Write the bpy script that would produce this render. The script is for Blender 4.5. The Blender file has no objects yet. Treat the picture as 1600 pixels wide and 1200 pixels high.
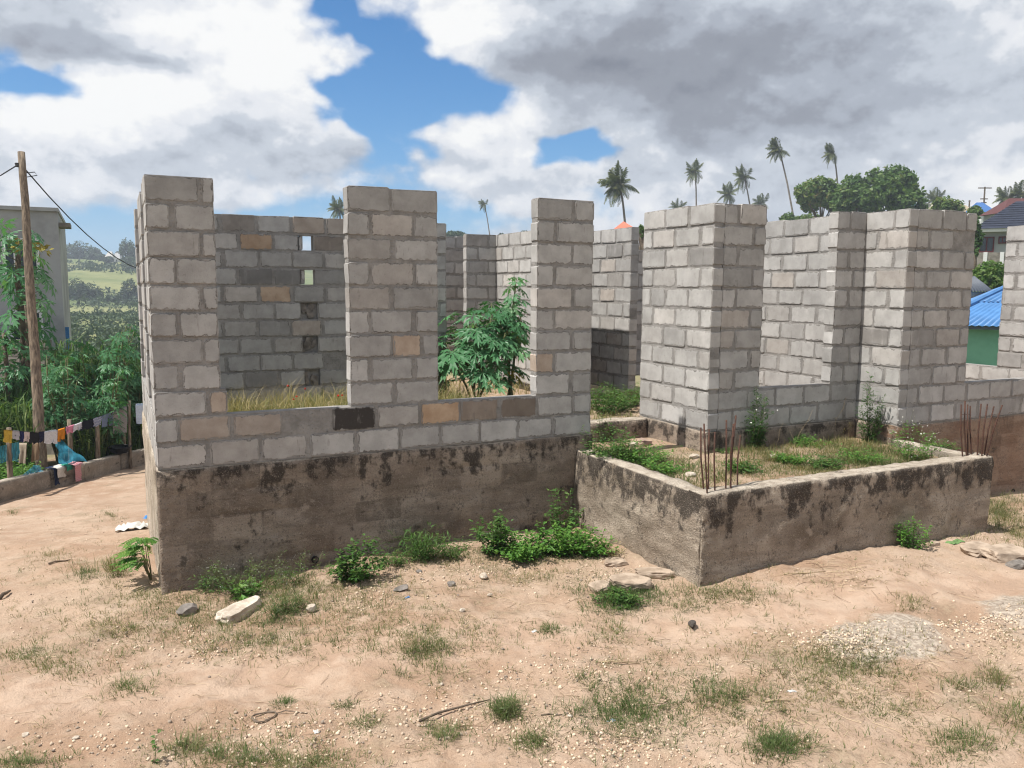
import bpy, math, random
import numpy as np
from mathutils import Vector, Matrix, noise as mn

S = bpy.context.scene
COL = S.collection
R = math.radians

# ------------------------------------------------------------------ camera
FPX, PITCH, YAW, ROLL = 1265.98, R(6.7995), R(26.0308), R(0.3257)   # focal length in px of a 1600x1200 frame
CAM = Vector((-0.2884, -8.2233, 1.7426))
FW = Vector((math.sin(YAW) * math.cos(PITCH), math.cos(YAW) * math.cos(PITCH), -math.sin(PITCH)))
RT0 = Vector((math.cos(YAW), -math.sin(YAW), 0))
UP0 = RT0.cross(FW)
RT = RT0 * math.cos(ROLL) + UP0 * math.sin(ROLL)
UP = UP0 * math.cos(ROLL) - RT0 * math.sin(ROLL)
cam_d = bpy.data.cameras.new('camera')
cam_d.sensor_width = 36
cam_d.lens = FPX / 1600 * 36
cam_d.clip_start = 0.05
cam_d.clip_end = 8000
cam = bpy.data.objects.new('camera', cam_d)
COL.objects.link(cam)
cam.matrix_world = Matrix(((RT.x, UP.x, -FW.x, CAM.x), (RT.y, UP.y, -FW.y, CAM.y), (RT.z, UP.z, -FW.z, CAM.z), (0, 0, 0, 1)))
S.camera = cam

# ------------------------------------------------------------------ node helpers
class G:
    def __init__(s, nt):
        s.nt = nt
    def n(s, typ, ins=None, **attr):
        nd = s.nt.nodes.new(typ)
        for k, v in attr.items():
            setattr(nd, k, v)
        for k, v in (ins or {}).items():
            s.put(nd.inputs[k], v)
        return nd
    def put(s, sock, v):
        if isinstance(v, bpy.types.NodeSocket):
            s.nt.links.new(v, sock)
        else:
            sock.default_value = v
    def m(s, op, a, b=0.0, c=None, clamp=False):
        nd = s.nt.nodes.new('ShaderNodeMath'); nd.operation = op; nd.use_clamp = clamp
        s.put(nd.inputs[0], a); s.put(nd.inputs[1], b)
        if c is not None: s.put(nd.inputs[2], c)
        return nd.outputs[0]
    def mix(s, f, a, b, blend='MIX'):
        nd = s.nt.nodes.new('ShaderNodeMix'); nd.data_type = 'RGBA'; nd.blend_type = blend
        s.put(nd.inputs[0], f); s.put(nd.inputs[6], a if not isinstance(a, tuple) else (*a[:3], 1)); s.put(nd.inputs[7], b if not isinstance(b, tuple) else (*b[:3], 1))
        return nd.outputs[2]
    def noise(s, vec, scale, detail=4, rough=.55, out='Fac', dist=0.0):
        nd = s.n('ShaderNodeTexNoise', {'Scale': scale, 'Detail': detail, 'Roughness': rough, 'Distortion': dist})
        if vec is not None: s.put(nd.inputs['Vector'], vec)
        return nd.outputs[0 if out == 'Fac' else 1]
    def ramp(s, f, a, b, v0=0.0, v1=1.0, smooth=True):
        nd = s.n('ShaderNodeMapRange', {'Value': f, 'From Min': a, 'From Max': b, 'To Min': v0, 'To Max': v1})
        nd.interpolation_type = 'SMOOTHSTEP' if smooth else 'LINEAR'; nd.clamp = True
        return nd.outputs[0]
    def vmul(s, v, x):
        nd = s.nt.nodes.new('ShaderNodeVectorMath'); nd.operation = 'MULTIPLY'
        s.put(nd.inputs[0], v); s.put(nd.inputs[1], x); return nd.outputs[0]
    def vadd(s, v, x):
        nd = s.nt.nodes.new('ShaderNodeVectorMath'); nd.operation = 'ADD'
        s.put(nd.inputs[0], v); s.put(nd.inputs[1], x); return nd.outputs[0]

def pixdir(px, py):
    return FW + RT * ((px - 800) / FPX) + UP * ((600 - py) / FPX)
def azel(px, py):
    d = pixdir(px, py).normalized()
    return math.degrees(math.atan2(d.x * math.cos(YAW) - d.y * math.sin(YAW), d.x * math.sin(YAW) + d.y * math.cos(YAW))), math.degrees(math.asin(d.z))

# ------------------------------------------------------------------ sun and sky
SUN_EL, SUN_AZ = R(62.5), math.atan2(-1, 0.07)      # azimuth measured clockwise from +Y: the sun stands over -X, a touch behind the facade
sun_vec = Vector((math.sin(SUN_AZ) * math.cos(SUN_EL), math.cos(SUN_AZ) * math.cos(SUN_EL), math.sin(SUN_EL)))
sl = bpy.data.lights.new('sun', 'SUN'); sl.energy = 5.0; sl.angle = R(0.6); sl.color = (1, .965, .905)
so = bpy.data.objects.new('sun', sl); COL.objects.link(so)
so.rotation_euler = sun_vec.to_track_quat('Z', 'Y').to_euler()
so.location = (0, 0, 60)

W = bpy.data.worlds.new('World'); S.world = W; W.use_nodes = True
nt = W.node_tree; nt.nodes.clear(); g = G(nt)
sky = g.n('ShaderNodeTexSky', sky_type='NISHITA', sun_disc=False, sun_elevation=SUN_EL, sun_rotation=SUN_AZ % (2 * math.pi), air_density=1.0, dust_density=.6, ozone_density=1.6)
dirv = g.n('ShaderNodeTexCoord').outputs['Generated']
sx = g.n('ShaderNodeSeparateXYZ', {0: dirv})
x_, y_, z_ = sx.outputs
r_ = g.m('SUBTRACT', g.m('MULTIPLY', x_, math.cos(YAW)), g.m('MULTIPLY', y_, math.sin(YAW)))
f_ = g.m('ADD', g.m('MULTIPLY', x_, math.sin(YAW)), g.m('MULTIPLY', y_, math.cos(YAW)))
AZ = g.m('MULTIPLY', g.m('ARCTAN2', r_, f_), 180 / math.pi)
EL = g.m('MULTIPLY', g.m('ARCSINE', z_), 180 / math.pi)
dz = g.vmul(dirv, (1, 1, 1.45))
nA = g.n('ShaderNodeTexNoise', {'Vector': g.vmul(dz, (7, 7, 7)), 'Scale': 1.0, 'Detail': 3, 'Roughness': .55})
wsep = g.n('ShaderNodeSeparateColor', {0: nA.outputs[1]})
AZw = g.m('ADD', AZ, g.m('MULTIPLY', g.m('SUBTRACT', wsep.outputs[0], .5), 15))
ELw = g.m('ADD', EL, g.m('MULTIPLY', g.m('SUBTRACT', wsep.outputs[1], .5), 9))
PW = g.n('ShaderNodeCombineXYZ', {0: AZw, 1: ELw, 2: 0.0}).outputs[0]
def blob(px, py, rx, ry):
    a, e = azel(px, py); ra, re = 22.0 / rx, 22.0 / ry
    nd = g.n('ShaderNodeVectorMath', {0: PW, 1: (ra, re, 0), 2: (-a * ra, -e * re, 0)}, operation='MULTIPLY_ADD')
    dt = g.n('ShaderNodeVectorMath', {0: nd.outputs[0], 1: nd.outputs[0]}, operation='DOT_PRODUCT')
    return g.m('POWER', 1 / math.e, dt.outputs['Value'])
def total(lst, start):
    s_ = start
    for w, *b in lst:
        s_ = g.m('MULTIPLY_ADD', blob(*b), w, s_)
    return s_
OFFS = (3.1, 1.7, .4)
base_v = g.vadd(dz, OFFS)
sunoff = Vector((sun_vec.x, sun_vec.y, sun_vec.z * 1.9)).normalized() * .045
N1 = g.noise(base_v, 5.0, 7, .52)
N1s = g.noise(g.vadd(base_v, tuple(sunoff)), 5.0, 4, .52)
N2 = g.noise(base_v, 15.0, 6, .58)
N2s = g.noise(g.vadd(base_v, tuple(sunoff * .45)), 15.0, 4, .58)
cover = total([(-.95, 600, 110, 55, 130), (-1.0, 690, 175, 130, 50), (-.75, 590, 195, 60, 45), (-.85, 40, 150, 85, 35), (-1.0, 912, 228, 62, 36),
               (-.5, 545, 5, 45, 15), (-.55, 330, 345, 270, 32), (-.35, 760, 350, 120, 26), (-.3, 1560, 150, 40, 30), (-.3, 1310, 245, 60, 25),
               (.5, 250, 120, 260, 110), (.7, 1150, 110, 380, 150), (.3, 1450, 260, 180, 90), (.25, 1000, 290, 130, 50), (.35, 720, 245, 90, 30), (.3, 850, 180, 90, 40)],
              g.m('MULTIPLY_ADD', g.m('SUBTRACT', N1, .5), 1.9, .30))
alpha = g.ramp(g.m('MULTIPLY_ADD', g.m('SUBTRACT', N2, .5), .75, cover), -.10, .34)
light = total([(-.58, 1120, 150, 300, 95), (-.42, 960, 60, 220, 60), (-.50, 110, 85, 150, 34), (-.16, 360, 235, 120, 30), (.34, 200, 180, 150, 60), (.34, 430, 70, 160, 70),
               (.30, 690, 80, 75, 60), (.25, 740, 15, 120, 40), (.34, 1000, 215, 70, 50), (.34, 830, 185, 70, 35), (.3, 740, 255, 80, 28), (.20, 880, 250, 60, 40),
               (.25, 1575, 300, 60, 50), (-.08, 1400, 240, 220, 60), (.12, 1500, 120, 90, 70), (-.15, 330, 250, 200, 25)],
              g.m('MULTIPLY_ADD', g.m('SUBTRACT', N1, N1s), 1.25, .70))
light = g.m('MULTIPLY_ADD', g.m('SUBTRACT', N2, N2s), .85, light)
cr = g.n('ShaderNodeValToRGB', {0: g.m('MULTIPLY_ADD', light, .72, .26)})
cr.color_ramp.interpolation = 'EASE'
els = cr.color_ramp.elements
els[0].position = .05; els[0].color = (.21, .23, .28, 1)
els[1].position = .95; els[1].color = (1.04, 1.04, 1.03, 1)
for p_, c_ in ((.32, (.31, .335, .39, 1)), (.51, (.435, .475, .55, 1)), (.68, (.61, .66, .735, 1)), (.82, (.87, .89, .93, 1))):
    e_ = els.new(p_); e_.color = c_
veil = g.m('MULTIPLY', g.m('POWER', 1 / math.e, g.m('MULTIPLY', g.m('MAXIMUM', EL, 0.0), .16)), .85)     # pale moist air low over the land
skyc = g.mix(veil, g.mix(1.0, sky.outputs[0], (.30, .93, 1.42), 'MULTIPLY'), (4.6, 6.6, 9.4))
bg1 = g.n('ShaderNodeBackground', {'Color': skyc, 'Strength': .064})
bg2 = g.n('ShaderNodeBackground', {'Color': cr.outputs[0], 'Strength': .67})
mx = g.n('ShaderNodeMixShader', {0: alpha, 1: bg1.outputs[0], 2: bg2.outputs[0]})
g.n('ShaderNodeOutputWorld', {0: mx.outputs[0]})

S.view_settings.view_transform = 'Standard'
S.view_settings.look = 'None'
S.view_settings.exposure = 0.50
S.view_settings.gamma = 1.0
S.view_settings.use_curve_mapping = False
S.cycles.use_denoising = True
S.cycles.filter_width = 1.15
S.cycles.max_bounces = 6
S.cycles.diffuse_bounces = 3
S.cycles.transparent_max_bounces = 6
S.cycles.volume_bounces = 0
S.cycles.caustics_reflective = False
S.cycles.caustics_refractive = False

# ------------------------------------------------------------------ geometry helpers
def tag(o, label=None, cat=None, group=None, kind=None):
    if label: o['label'] = label
    if cat: o['category'] = cat
    if group: o['group'] = group
    if kind: o['kind'] = kind
    return o
def empty(name, loc, label=None, cat=None, group=None):
    o = bpy.data.objects.new(name, None); COL.objects.link(o)
    o.location = loc; o.empty_display_size = .1
    return tag(o, label, cat, group)
def link(name, me, mat=None, parent=None, loc=None):
    o = bpy.data.objects.new(name, me); COL.objects.link(o)
    if mat is not None and not me.materials: me.materials.append(mat)
    if parent is not None:
        o.parent = parent
        if loc is None:      # geometry was given in world coordinates: bring it under the parent
            pl = parent.location.copy(); pp = parent.parent
            while pp is not None: pl += pp.location; pp = pp.parent
            o.location = -pl
    if loc is not None: o.location = loc
    return o
def mesh(name, V, Fc, smooth=False, tint=None):
    me = bpy.data.meshes.new(name)
    V = np.asarray(V, np.float32).reshape(-1, 3)
    if isinstance(Fc, np.ndarray):
        k = Fc.shape[1]
        me.vertices.add(len(V)); me.vertices.foreach_set('co', V.ravel())
        me.loops.add(Fc.size); me.loops.foreach_set('vertex_index', Fc.astype(np.int32).ravel())
        me.polygons.add(len(Fc)); me.polygons.foreach_set('loop_start', np.arange(0, Fc.size, k, dtype=np.int32))
        me.update(calc_edges=True)
    else:
        me.from_pydata([tuple(v) for v in V], [], Fc)
    if smooth: me.polygons.foreach_set('use_smooth', np.ones(len(me.polygons), bool))
    if tint is not None:
        a = me.attributes.new('tint', 'FLOAT', 'POINT'); a.data.foreach_set('value', np.asarray(tint, np.float32))
    me.validate(); me.update()
    return me

class Soup:
    """collects polygons (mixed tris and quads as lists)"""
    def __init__(s): s.v = []; s.f = []; s.t = []
    def poly(s, pts, tint=0.5):
        b = len(s.v); s.v.extend(pts); s.t.extend([tint] * len(pts)); s.f.append(tuple(range(b, b + len(pts))))
    def add(s, pts, faces, tint=0.5):
        b = len(s.v); s.v.extend(pts); s.t.extend([tint] * len(pts)); s.f.extend(tuple(b + i for i in f) for f in faces)
    def box(s, c, h, M=None, tint=.5):
        pts = []
        for k in range(8):
            q = Vector((h[0] * (1 if k & 1 else -1), h[1] * (1 if k & 2 else -1), h[2] * (1 if k & 4 else -1)))
            if M is not None: q = M @ q
            pts.append(q + Vector(c))
        s.add(pts, [(0, 2, 3, 1), (4, 5, 7, 6), (0, 1, 5, 4), (2, 6, 7, 3), (0, 4, 6, 2), (1, 3, 7, 5)], tint)
    def box2(s, lo, hi, tint=.5):
        lo = Vector(lo); hi = Vector(hi); s.box((lo + hi) / 2, (hi - lo) / 2, None, tint)
    def tube(s, pts, rad, n=6, tint=.5, cap=True):
        pts = [Vector(p) for p in pts]
        if not hasattr(rad, '__len__'): rad = [rad] * len(pts)
        b = len(s.v); prev = None
        for i, p in enumerate(pts):
            d = (pts[min(i + 1, len(pts) - 1)] - pts[max(i - 1, 0)]).normalized()
            if prev is None: u = d.orthogonal().normalized()
            else: u = (prev - d * prev.dot(d)).normalized()
            prev = u; w = d.cross(u)
            for k in range(n):
                a = 2 * math.pi * k / n
                s.v.append(p + (u * math.cos(a) + w * math.sin(a)) * rad[i]); s.t.append(tint)
        for i in range(len(pts) - 1):
            for k in range(n):
                a, c = b + i * n + k, b + i * n + (k + 1) % n
                s.f.append((a, c, c + n, a + n))
        if cap:
            s.f.append(tuple(b + k for k in range(n))[::-1]); e = b + (len(pts) - 1) * n
            s.f.append(tuple(e + k for k in range(n)))
    def leaf(s, base, d, nrm, L, w, tint=.5, droop=.15):
        d = d.normalized(); side = d.cross(nrm)
        if side.length < 1e-4: side = d.orthogonal()
        side.normalize(); up = side.cross(d)
        m1 = base + d * L * .45 - up * L * droop * .25
        tip = base + d * L - up * L * droop
        s.add([base, m1 + side * w / 2 + up * w * .12, tip, m1 - side * w / 2 + up * w * .12, m1 - up * w * .05], [(0, 1, 4), (1, 2, 4), (2, 3, 4), (3, 0, 4)], tint)
    def blade(s, base, d, L, w, bend, tint=.5):
        side = d.cross(Vector((0, 0, 1)))
        if side.length < .05: side = Vector((1, .3, 0))
        side.normalize()
        out = Vector((d.x, d.y, 0))
        if out.length > 1e-3: out.normalize()
        p1 = base + d * L * .5
        p2 = base + d * L + out * L * bend - Vector((0, 0, L * bend * .7))
        s.add([base - side * w / 2, base + side * w / 2, p1 + side * w * .38, p1 - side * w * .38, p2], [(0, 1, 2, 3), (3, 2, 4)], tint)
    def build(s, name, mat, parent=None, smooth=False, loc=None):
        me = bpy.data.meshes.new(name)
        if s.v:
            me.from_pydata([tuple(v) for v in s.v], [], s.f)
            a = me.attributes.new('tint', 'FLOAT', 'POINT'); a.data.foreach_set('value', np.asarray(s.t, np.float32))
            if smooth: me.polygons.foreach_set('use_smooth', np.ones(len(me.polygons), bool))
        return link(name, me, mat, parent, loc)

def rv(rng, s=1.0):
    return Vector((rng.uniform(-1, 1), rng.uniform(-1, 1), rng.uniform(-1, 1))) * s
def runit(rng):
    while True:
        v = rv(rng)
        if .05 < v.length < 1: return v.normalized()

# ------------------------------------------------------------------ terrain
PL = ([0, 4, 7, 9, 12, 18, 30, 60, 150, 240, 300, 350, 450, 700, 1500, 4000], [-.72, -.98, -1.17, -1.28, -1.62, -2.45, -3.5, -5.2, -6.6, -6.2, -1.5, 6.5, 15, 17, 12, 5])
PM = ([0, 4, 7, 9, 14, 20, 40, 80, 150, 300, 700, 1500, 4000], [-.72, -.95, -1.08, -1.1, -1.1, -1.3, -1.6, -1.0, 1, 4, 8, 8, 5])
PR = ([0, 4, 7, 9, 14, 20, 28, 37, 46, 60, 100, 150, 300, 700, 1500, 4000], [-.72, -.95, -1.05, -1.08, -1.15, -1.4, -1.8, -.1, 1.9, 2.9, 6.0, 8.5, 11, 14, 12, 5])
PB = ([0, 4, 10, 40, 4000], [-.72, -.8, -1.0, -1.5, 0])
def gz(x, y):
    x = np.asarray(x, float); y = np.asarray(y, float)
    dx = x - CAM.x; dy = y - CAM.y
    D = np.hypot(dx, dy)
    az = np.degrees(np.arctan2(dx * math.cos(YAW) - dy * math.sin(YAW), dx * math.sin(YAW) + dy * math.cos(YAW)))
    def sst(a, b, v):
        t = np.clip((v - a) / (b - a), 0, 1); return t * t * (3 - 2 * t)
    L, M, Rr, B = (np.interp(D, *p) for p in (PL, PM, PR, PB))
    wl = sst(-9, -20, az); wr = sst(4, 22, az); wb = sst(70, 120, np.abs(az))
    h = M * (1 - wl) * (1 - wr) + L * wl + Rr * wr
    h = h * (1 - wb) + B * wb
    h = h + .13 * np.exp(-((x - 6.5) / 1.3) ** 2 - ((y + 2.75) / .9) ** 2)
    h = h + .11 * np.exp(-((x - 5.05) / .55) ** 2 - ((y + 4.0) / .38) ** 2) + .10 * np.exp(-((x - 6.75) / .6) ** 2 - ((y + 4.25) / .42) ** 2)
    h = h + .016 * np.sin(x * 2.1 + 1.3 * y) + .012 * np.sin(3.7 * x - 2.9 * y + 1) + .008 * np.sin(7.3 * x + 5.1 * y) 
    near = np.clip((16 - D) / 4, 0, 1)
    for a_, wl_, am, ph in ((.3, .62, .007, 0), (1.4, .47, .006, 1), (2.5, .38, .005, 2), (.9, .27, .004, 3), (1.9, .21, .0035, 4), (2.9, .16, .003, 5), (.1, .12, .002, 6), (1.15, .10, .002, 2.2)):
        k_ = 2 * math.pi / wl_; h = h + near * am * np.sin(k_ * (x * math.cos(a_) + y * math.sin(a_)) + ph + 1.7 * np.sin(.9 * k_ * (y * math.cos(a_ * 1.7) - x * math.sin(a_ * 1.7)) * .5))
    far = np.clip((D - 30) / 100, 0, 1)
    return h + far * (1.2 * np.sin(x * .021 + y * .013) + .8 * np.sin(x * .05 - y * .037 + 2))
def gzf(x, y): return float(gz(x, y))
def at(px, py, D):
    """point on the ray through a photo pixel at forward distance D"""
    return CAM + pixdir(px, py) * D
_T = np.geomspace(2.5, 900, 110)
def gpix(px, py):
    """where the ray through a photo pixel meets the ground"""
    d = pixdir(px, py)
    for lo, hi, n in ((0, 0, 0), (1, 1, 24), (1, 1, 12)):
        T = _T if n == 0 else np.linspace(ta, tb, n)
        below = CAM.z + d.z * T < gz(CAM.x + d.x * T, CAM.y + d.y * T)
        k = max(1, int(np.argmax(below))) if below.any() else len(T) - 1
        ta, tb = T[k - 1], T[k]
    p = CAM + d * float((ta + tb) / 2)
    return Vector((p.x, p.y, gzf(p.x, p.y)))
def proj(P):
    d = Vector(P) - CAM; z = d.dot(FW)
    return 800 + FPX * d.dot(RT) / z, 600 - FPX * d.dot(UP) / z, z
def gpt(x, y, dz=0.0): return Vector((x, y, gzf(x, y) + dz))

# ------------------------------------------------------------------ materials
def newmat(name):
    m_ = bpy.data.materials.new(name); m_.use_nodes = True
    nt_ = m_.node_tree; nt_.nodes.clear()
    gg = G(nt_)
    bs = gg.n('ShaderNodeBsdfPrincipled', {'Roughness': .9})
    bs.inputs['Specular IOR Level'].default_value = .25
    ou = gg.n('ShaderNodeOutputMaterial', {0: bs.outputs[0]})
    return m_, gg, bs, ou
def wpos(gg): return gg.n('ShaderNodeNewGeometry').outputs['Position']
def opos(gg): return gg.n('ShaderNodeTexCoord').outputs['Object']
def attr(gg, name, out='Fac'): return gg.n('ShaderNodeAttribute', attribute_name=name).outputs[out]
def bump(gg, bs, h, dist=.01, strength=.6):
    b_ = gg.n('ShaderNodeBump', {'Height': h, 'Distance': dist, 'Strength': strength})
    gg.put(bs.inputs['Normal'], b_.outputs[0])

def plain(name, c, var=.25, scale=20.0, rough=.85, c2=None, metal=0.0, spec=.25, bumpd=0.0, stretch=(1, 1, 1)):
    m_, gg, bs, ou = newmat(name)
    v = gg.vmul(opos(gg), stretch)
    n_ = gg.noise(v, scale, 5, .6)
    d = c2 or tuple(x * (1 - var) for x in c)
    gg.put(bs.inputs['Base Color'], gg.mix(gg.ramp(n_, .35, .65), d, c))
    bs.inputs['Roughness'].default_value = rough; bs.inputs['Metallic'].default_value = metal
    bs.inputs['Specular IOR Level'].default_value = spec
    if bumpd: bump(gg, bs, n_, bumpd)
    return m_

MORTAR = (.295, .278, .26)
def block_mat():
    m_, gg, bs, ou = newmat('sand_cement_block')
    P = wpos(gg)
    co = gg.n('ShaderNodeSeparateXYZ', {0: attr(gg, 'bco', 'Vector')}); hs = gg.n('ShaderNodeSeparateXYZ', {0: attr(gg, 'bhs', 'Vector')})
    tn = gg.n('ShaderNodeSeparateXYZ', {0: attr(gg, 'btint', 'Vector')})
    du = gg.m('SUBTRACT', hs.outputs[0], gg.m('ABSOLUTE', co.outputs[0]))
    dv = gg.m('SUBTRACT', hs.outputs[1], gg.m('ABSOLUTE', co.outputs[1]))
    nv = gg.n('ShaderNodeSeparateXYZ', {0: gg.n('ShaderNodeNewGeometry').outputs['True Normal']})
    nend = gg.mix(hs.outputs[2], gg.m('ABSOLUTE', nv.outputs[0]), gg.m('ABSOLUTE', nv.outputs[1]))
    du = gg.m('ADD', du, gg.ramp(nend, .6, .8))          # the cut ends of a block carry no smear along their sides
    d = gg.m('MINIMUM', du, dv)
    n1 = gg.noise(gg.vmul(P, (1, 1, .55)), 16, 4, .6)
    n2 = gg.noise(P, 60, 3, .6)
    dd = gg.m('ADD', gg.m('MULTIPLY_ADD', gg.m('SUBTRACT', n1, .56), .095, d), gg.m('MULTIPLY', gg.m('SUBTRACT', n2, .5), .02))
    msk = gg.ramp(dd, -.002, .012)
    n3 = gg.noise(P, 5, 5, .6); n4 = gg.noise(P, 130, 2, .6); n5 = gg.noise(gg.vmul(P, (9, 9, 2.2)), 1.0, 4, .6)
    base = gg.mix(gg.ramp(n3, .3, .7), (.325, .312, .297), (.425, .410, .392))
    base = gg.mix(gg.ramp(n4, .55, .75, 0, .35), base, (.26, .24, .22))
    base = gg.mix(tn.outputs[1], base, gg.mix(gg.ramp(n3, .3, .7), (.38, .25, .155), (.50, .36, .245)))
    blk = gg.m('MINIMUM', gg.m('MULTIPLY', tn.outputs[2], gg.ramp(n5, .22, .46)), .95)
    base = gg.mix(blk, base, (.045, .038, .034))
    hsv = gg.n('ShaderNodeHueSaturation', {'Value': tn.outputs[0], 'Color': base})
    mort = gg.mix(gg.ramp(n3, .35, .7), tuple(x * .85 for x in MORTAR), tuple(x * 1.12 for x in MORTAR))
    col = gg.mix(msk, mort, hsv.outputs[0])
    # a dark rim at the edge of each smear, painted for hollow joint gaps
    rim = gg.m('MULTIPLY', gg.ramp(dd, -.006, .002), gg.ramp(dd, .010, .002))
    gate = gg.ramp(gg.noise(P, 4.3, 4, .65), .44, .62, .08, .75)         # open, hollow joints only in places
    col = gg.mix(gg.m('MULTIPLY', rim, gate), col, (.060, .052, .046))
    n9 = gg.noise(gg.vmul(P, (14, 14, 2.6)), 1.0, 5, .7)
    col = gg.mix(gg.ramp(n9, .60, .74, 0, .55), col, (.13, .115, .10))     # old rain streaks
    col = gg.mix(gg.ramp(gg.noise(P, 34, 4, .7), .60, .72, 0, .5), col, (.17, .155, .14))
    gg.put(bs.inputs['Base Color'], col)
    h = gg.m('ADD', gg.m('MULTIPLY', n2, .5), gg.m('MULTIPLY', n4, .25))
    h = gg.m('ADD', h, gg.m('MULTIPLY', msk, .5))
    bump(gg, bs, h, .010, .7)
    return m_
def mortar_mat():
    m_, gg, bs, ou = newmat('mortar')
    P = wpos(gg)
    n3 = gg.noise(P, 6, 5, .6); n2 = gg.noise(P, 45, 4, .65)
    c = gg.mix(gg.ramp(n3, .3, .7), tuple(x * .72 for x in MORTAR), tuple(x * 1.12 for x in MORTAR))
    c = gg.mix(gg.ramp(n2, .58, .72, 0, .6), c, (.085, .075, .066))
    gg.put(bs.inputs['Base Color'], c)
    bump(gg, bs, n2, .02, 1.0)
    return m_
def render_mat(name, c1, c2, mould, top_bias, tw=.06):
    """weathered cement render: warm stains, dark mould running down from the top edge, pale scuffed patches"""
    m_, gg, bs, ou = newmat(name)
    P = wpos(gg); sp = gg.n('ShaderNodeSeparateXYZ', {0: P})
    n1 = gg.noise(gg.vmul(P, (1, 1, 1.6)), 1.6, 6, .62); n2 = gg.noise(P, 9, 5, .62); n3 = gg.noise(P, 55, 4, .62)
    n4 = gg.noise(gg.vmul(P, (5, 5, 2.0)), 1.0, 6, .66); n6 = gg.noise(gg.vmul(P, (1.2, 1.2, 9)), 1.0, 4, .6)
    c = gg.mix(gg.ramp(n1, .32, .68), c1, c2)
    c = gg.mix(gg.ramp(n6, .45, .7, 0, .5), c, tuple(x * .62 for x in c1))
    c = gg.mix(gg.ramp(n2, .56, .72, 0, .55), c, tuple(min(1, x * 1.25) for x in c2))
    cell = attr(gg, 'cell'); jt = attr(gg, 'joint')
    c = gg.mix(gg.m('MULTIPLY', gg.ramp(cell, .62, .95), gg.ramp(n2, .3, .6, .2, .6)), c, tuple(x * .55 for x in c1))
    c = gg.mix(gg.m('MULTIPLY', gg.ramp(cell, .4, .05), .4), c, tuple(min(1, x * 1.25) for x in c2))
    jn = gg.m('MULTIPLY', gg.ramp(jt, .25, .8), gg.ramp(n2, .42, .58))
    c = gg.mix(gg.m('MULTIPLY', jn, .75), c, (.07, .055, .043))
    tb = gg.ramp(sp.outputs[2], top_bias[0], top_bias[1])
    mo = gg.m('ADD', gg.m('MULTIPLY', tb, tw), gg.m('MULTIPLY_ADD', n4, .60, gg.m('MULTIPLY', n2, .42)))
    nz = gg.n('ShaderNodeSeparateXYZ', {0: gg.n('ShaderNodeNewGeometry').outputs['Normal']}).outputs[2]
    flat = gg.ramp(nz, .55, .85)                          # upward tops: sunlit paleness put into the colour, mould left off
    mk = gg.m('MULTIPLY', gg.ramp(mo, mould[0], mould[1]), gg.m('SUBTRACT', 1.0, flat))
    c = gg.mix(gg.m('MULTIPLY', flat, .8), c, gg.mix(gg.ramp(n2, .35, .65), (.36, .30, .235), (.56, .49, .40)))
    c = gg.mix(gg.m('MULTIPLY', mk, .9), c, (.040, .032, .026))
    n7 = gg.noise(gg.vmul(P, (1, 1, 1.5)), 3.4, 5, .68)                                # separate blotches of old mould
    c = gg.mix(gg.m('MULTIPLY', gg.ramp(n7, .60, .68), .75), c, (.055, .043, .034))
    c = gg.mix(gg.ramp(n7, .40, .30, 0, .45), c, tuple(min(1, x * 1.35) for x in c2))
    c = gg.mix(gg.ramp(n3, .55, .68, 0, .65), c, (.075, .058, .045))
    n8 = gg.noise(P, 95, 3, .65)
    c = gg.mix(gg.ramp(n8, .56, .70, 0, .5), c, tuple(min(1, x * 1.5) for x in c2))
    nk = gg.noise(gg.vmul(P, (1, 1, .8)), 2.6, 8, .75, dist=.6)                       # hairline cracks
    ck = gg.ramp(gg.m('ABSOLUTE', gg.m('SUBTRACT', nk, .5)), .010, .003)
    c = gg.mix(gg.m('MULTIPLY', ck, gg.ramp(n1, .45, .6, 0, .7)), c, (.04, .033, .027))
    gg.put(bs.inputs['Base Color'], c)
    bump(gg, bs, gg.m('ADD', gg.m('MULTIPLY', n3, .8), gg.m('MULTIPLY_ADD', n8, .4, n2)), .03, 1.0)
    return m_
def leaf_mat(name, stops, trans=.35, rough=.55, var=.12):
    m_, gg, bs, ou = newmat(name)
    t = attr(gg, 'tint')
    n_ = gg.noise(wpos(gg), 3.0, 2, .5)
    f = gg.m('MULTIPLY_ADD', gg.m('SUBTRACT', n_, .5), var * 2, t)
    r_ = gg.n('ShaderNodeValToRGB', {0: f}); e = r_.color_ramp.elements
    e[0].position = 0; e[0].color = (*stops[0], 1); e[1].position = 1; e[1].color = (*stops[-1], 1)
    for i in range(1, len(stops) - 1):
        q = e.new(i / (len(stops) - 1)); q.color = (*stops[i], 1)
    gg.put(bs.inputs['Base Color'], r_.outputs[0]); bs.inputs['Roughness'].default_value = rough
    bs.inputs['Specular IOR Level'].default_value = .3
    tr = gg.n('ShaderNodeBsdfTranslucent', {0: gg.mix(1.0, r_.outputs[0], (1.15, 1.25, .6), 'MULTIPLY')})
    ms = gg.n('ShaderNodeMixShader', {0: trans, 1: bs.outputs[0], 2: tr.outputs[0]})
    gg.put(ou.inputs[0], ms.outputs[0])
    return m_

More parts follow.
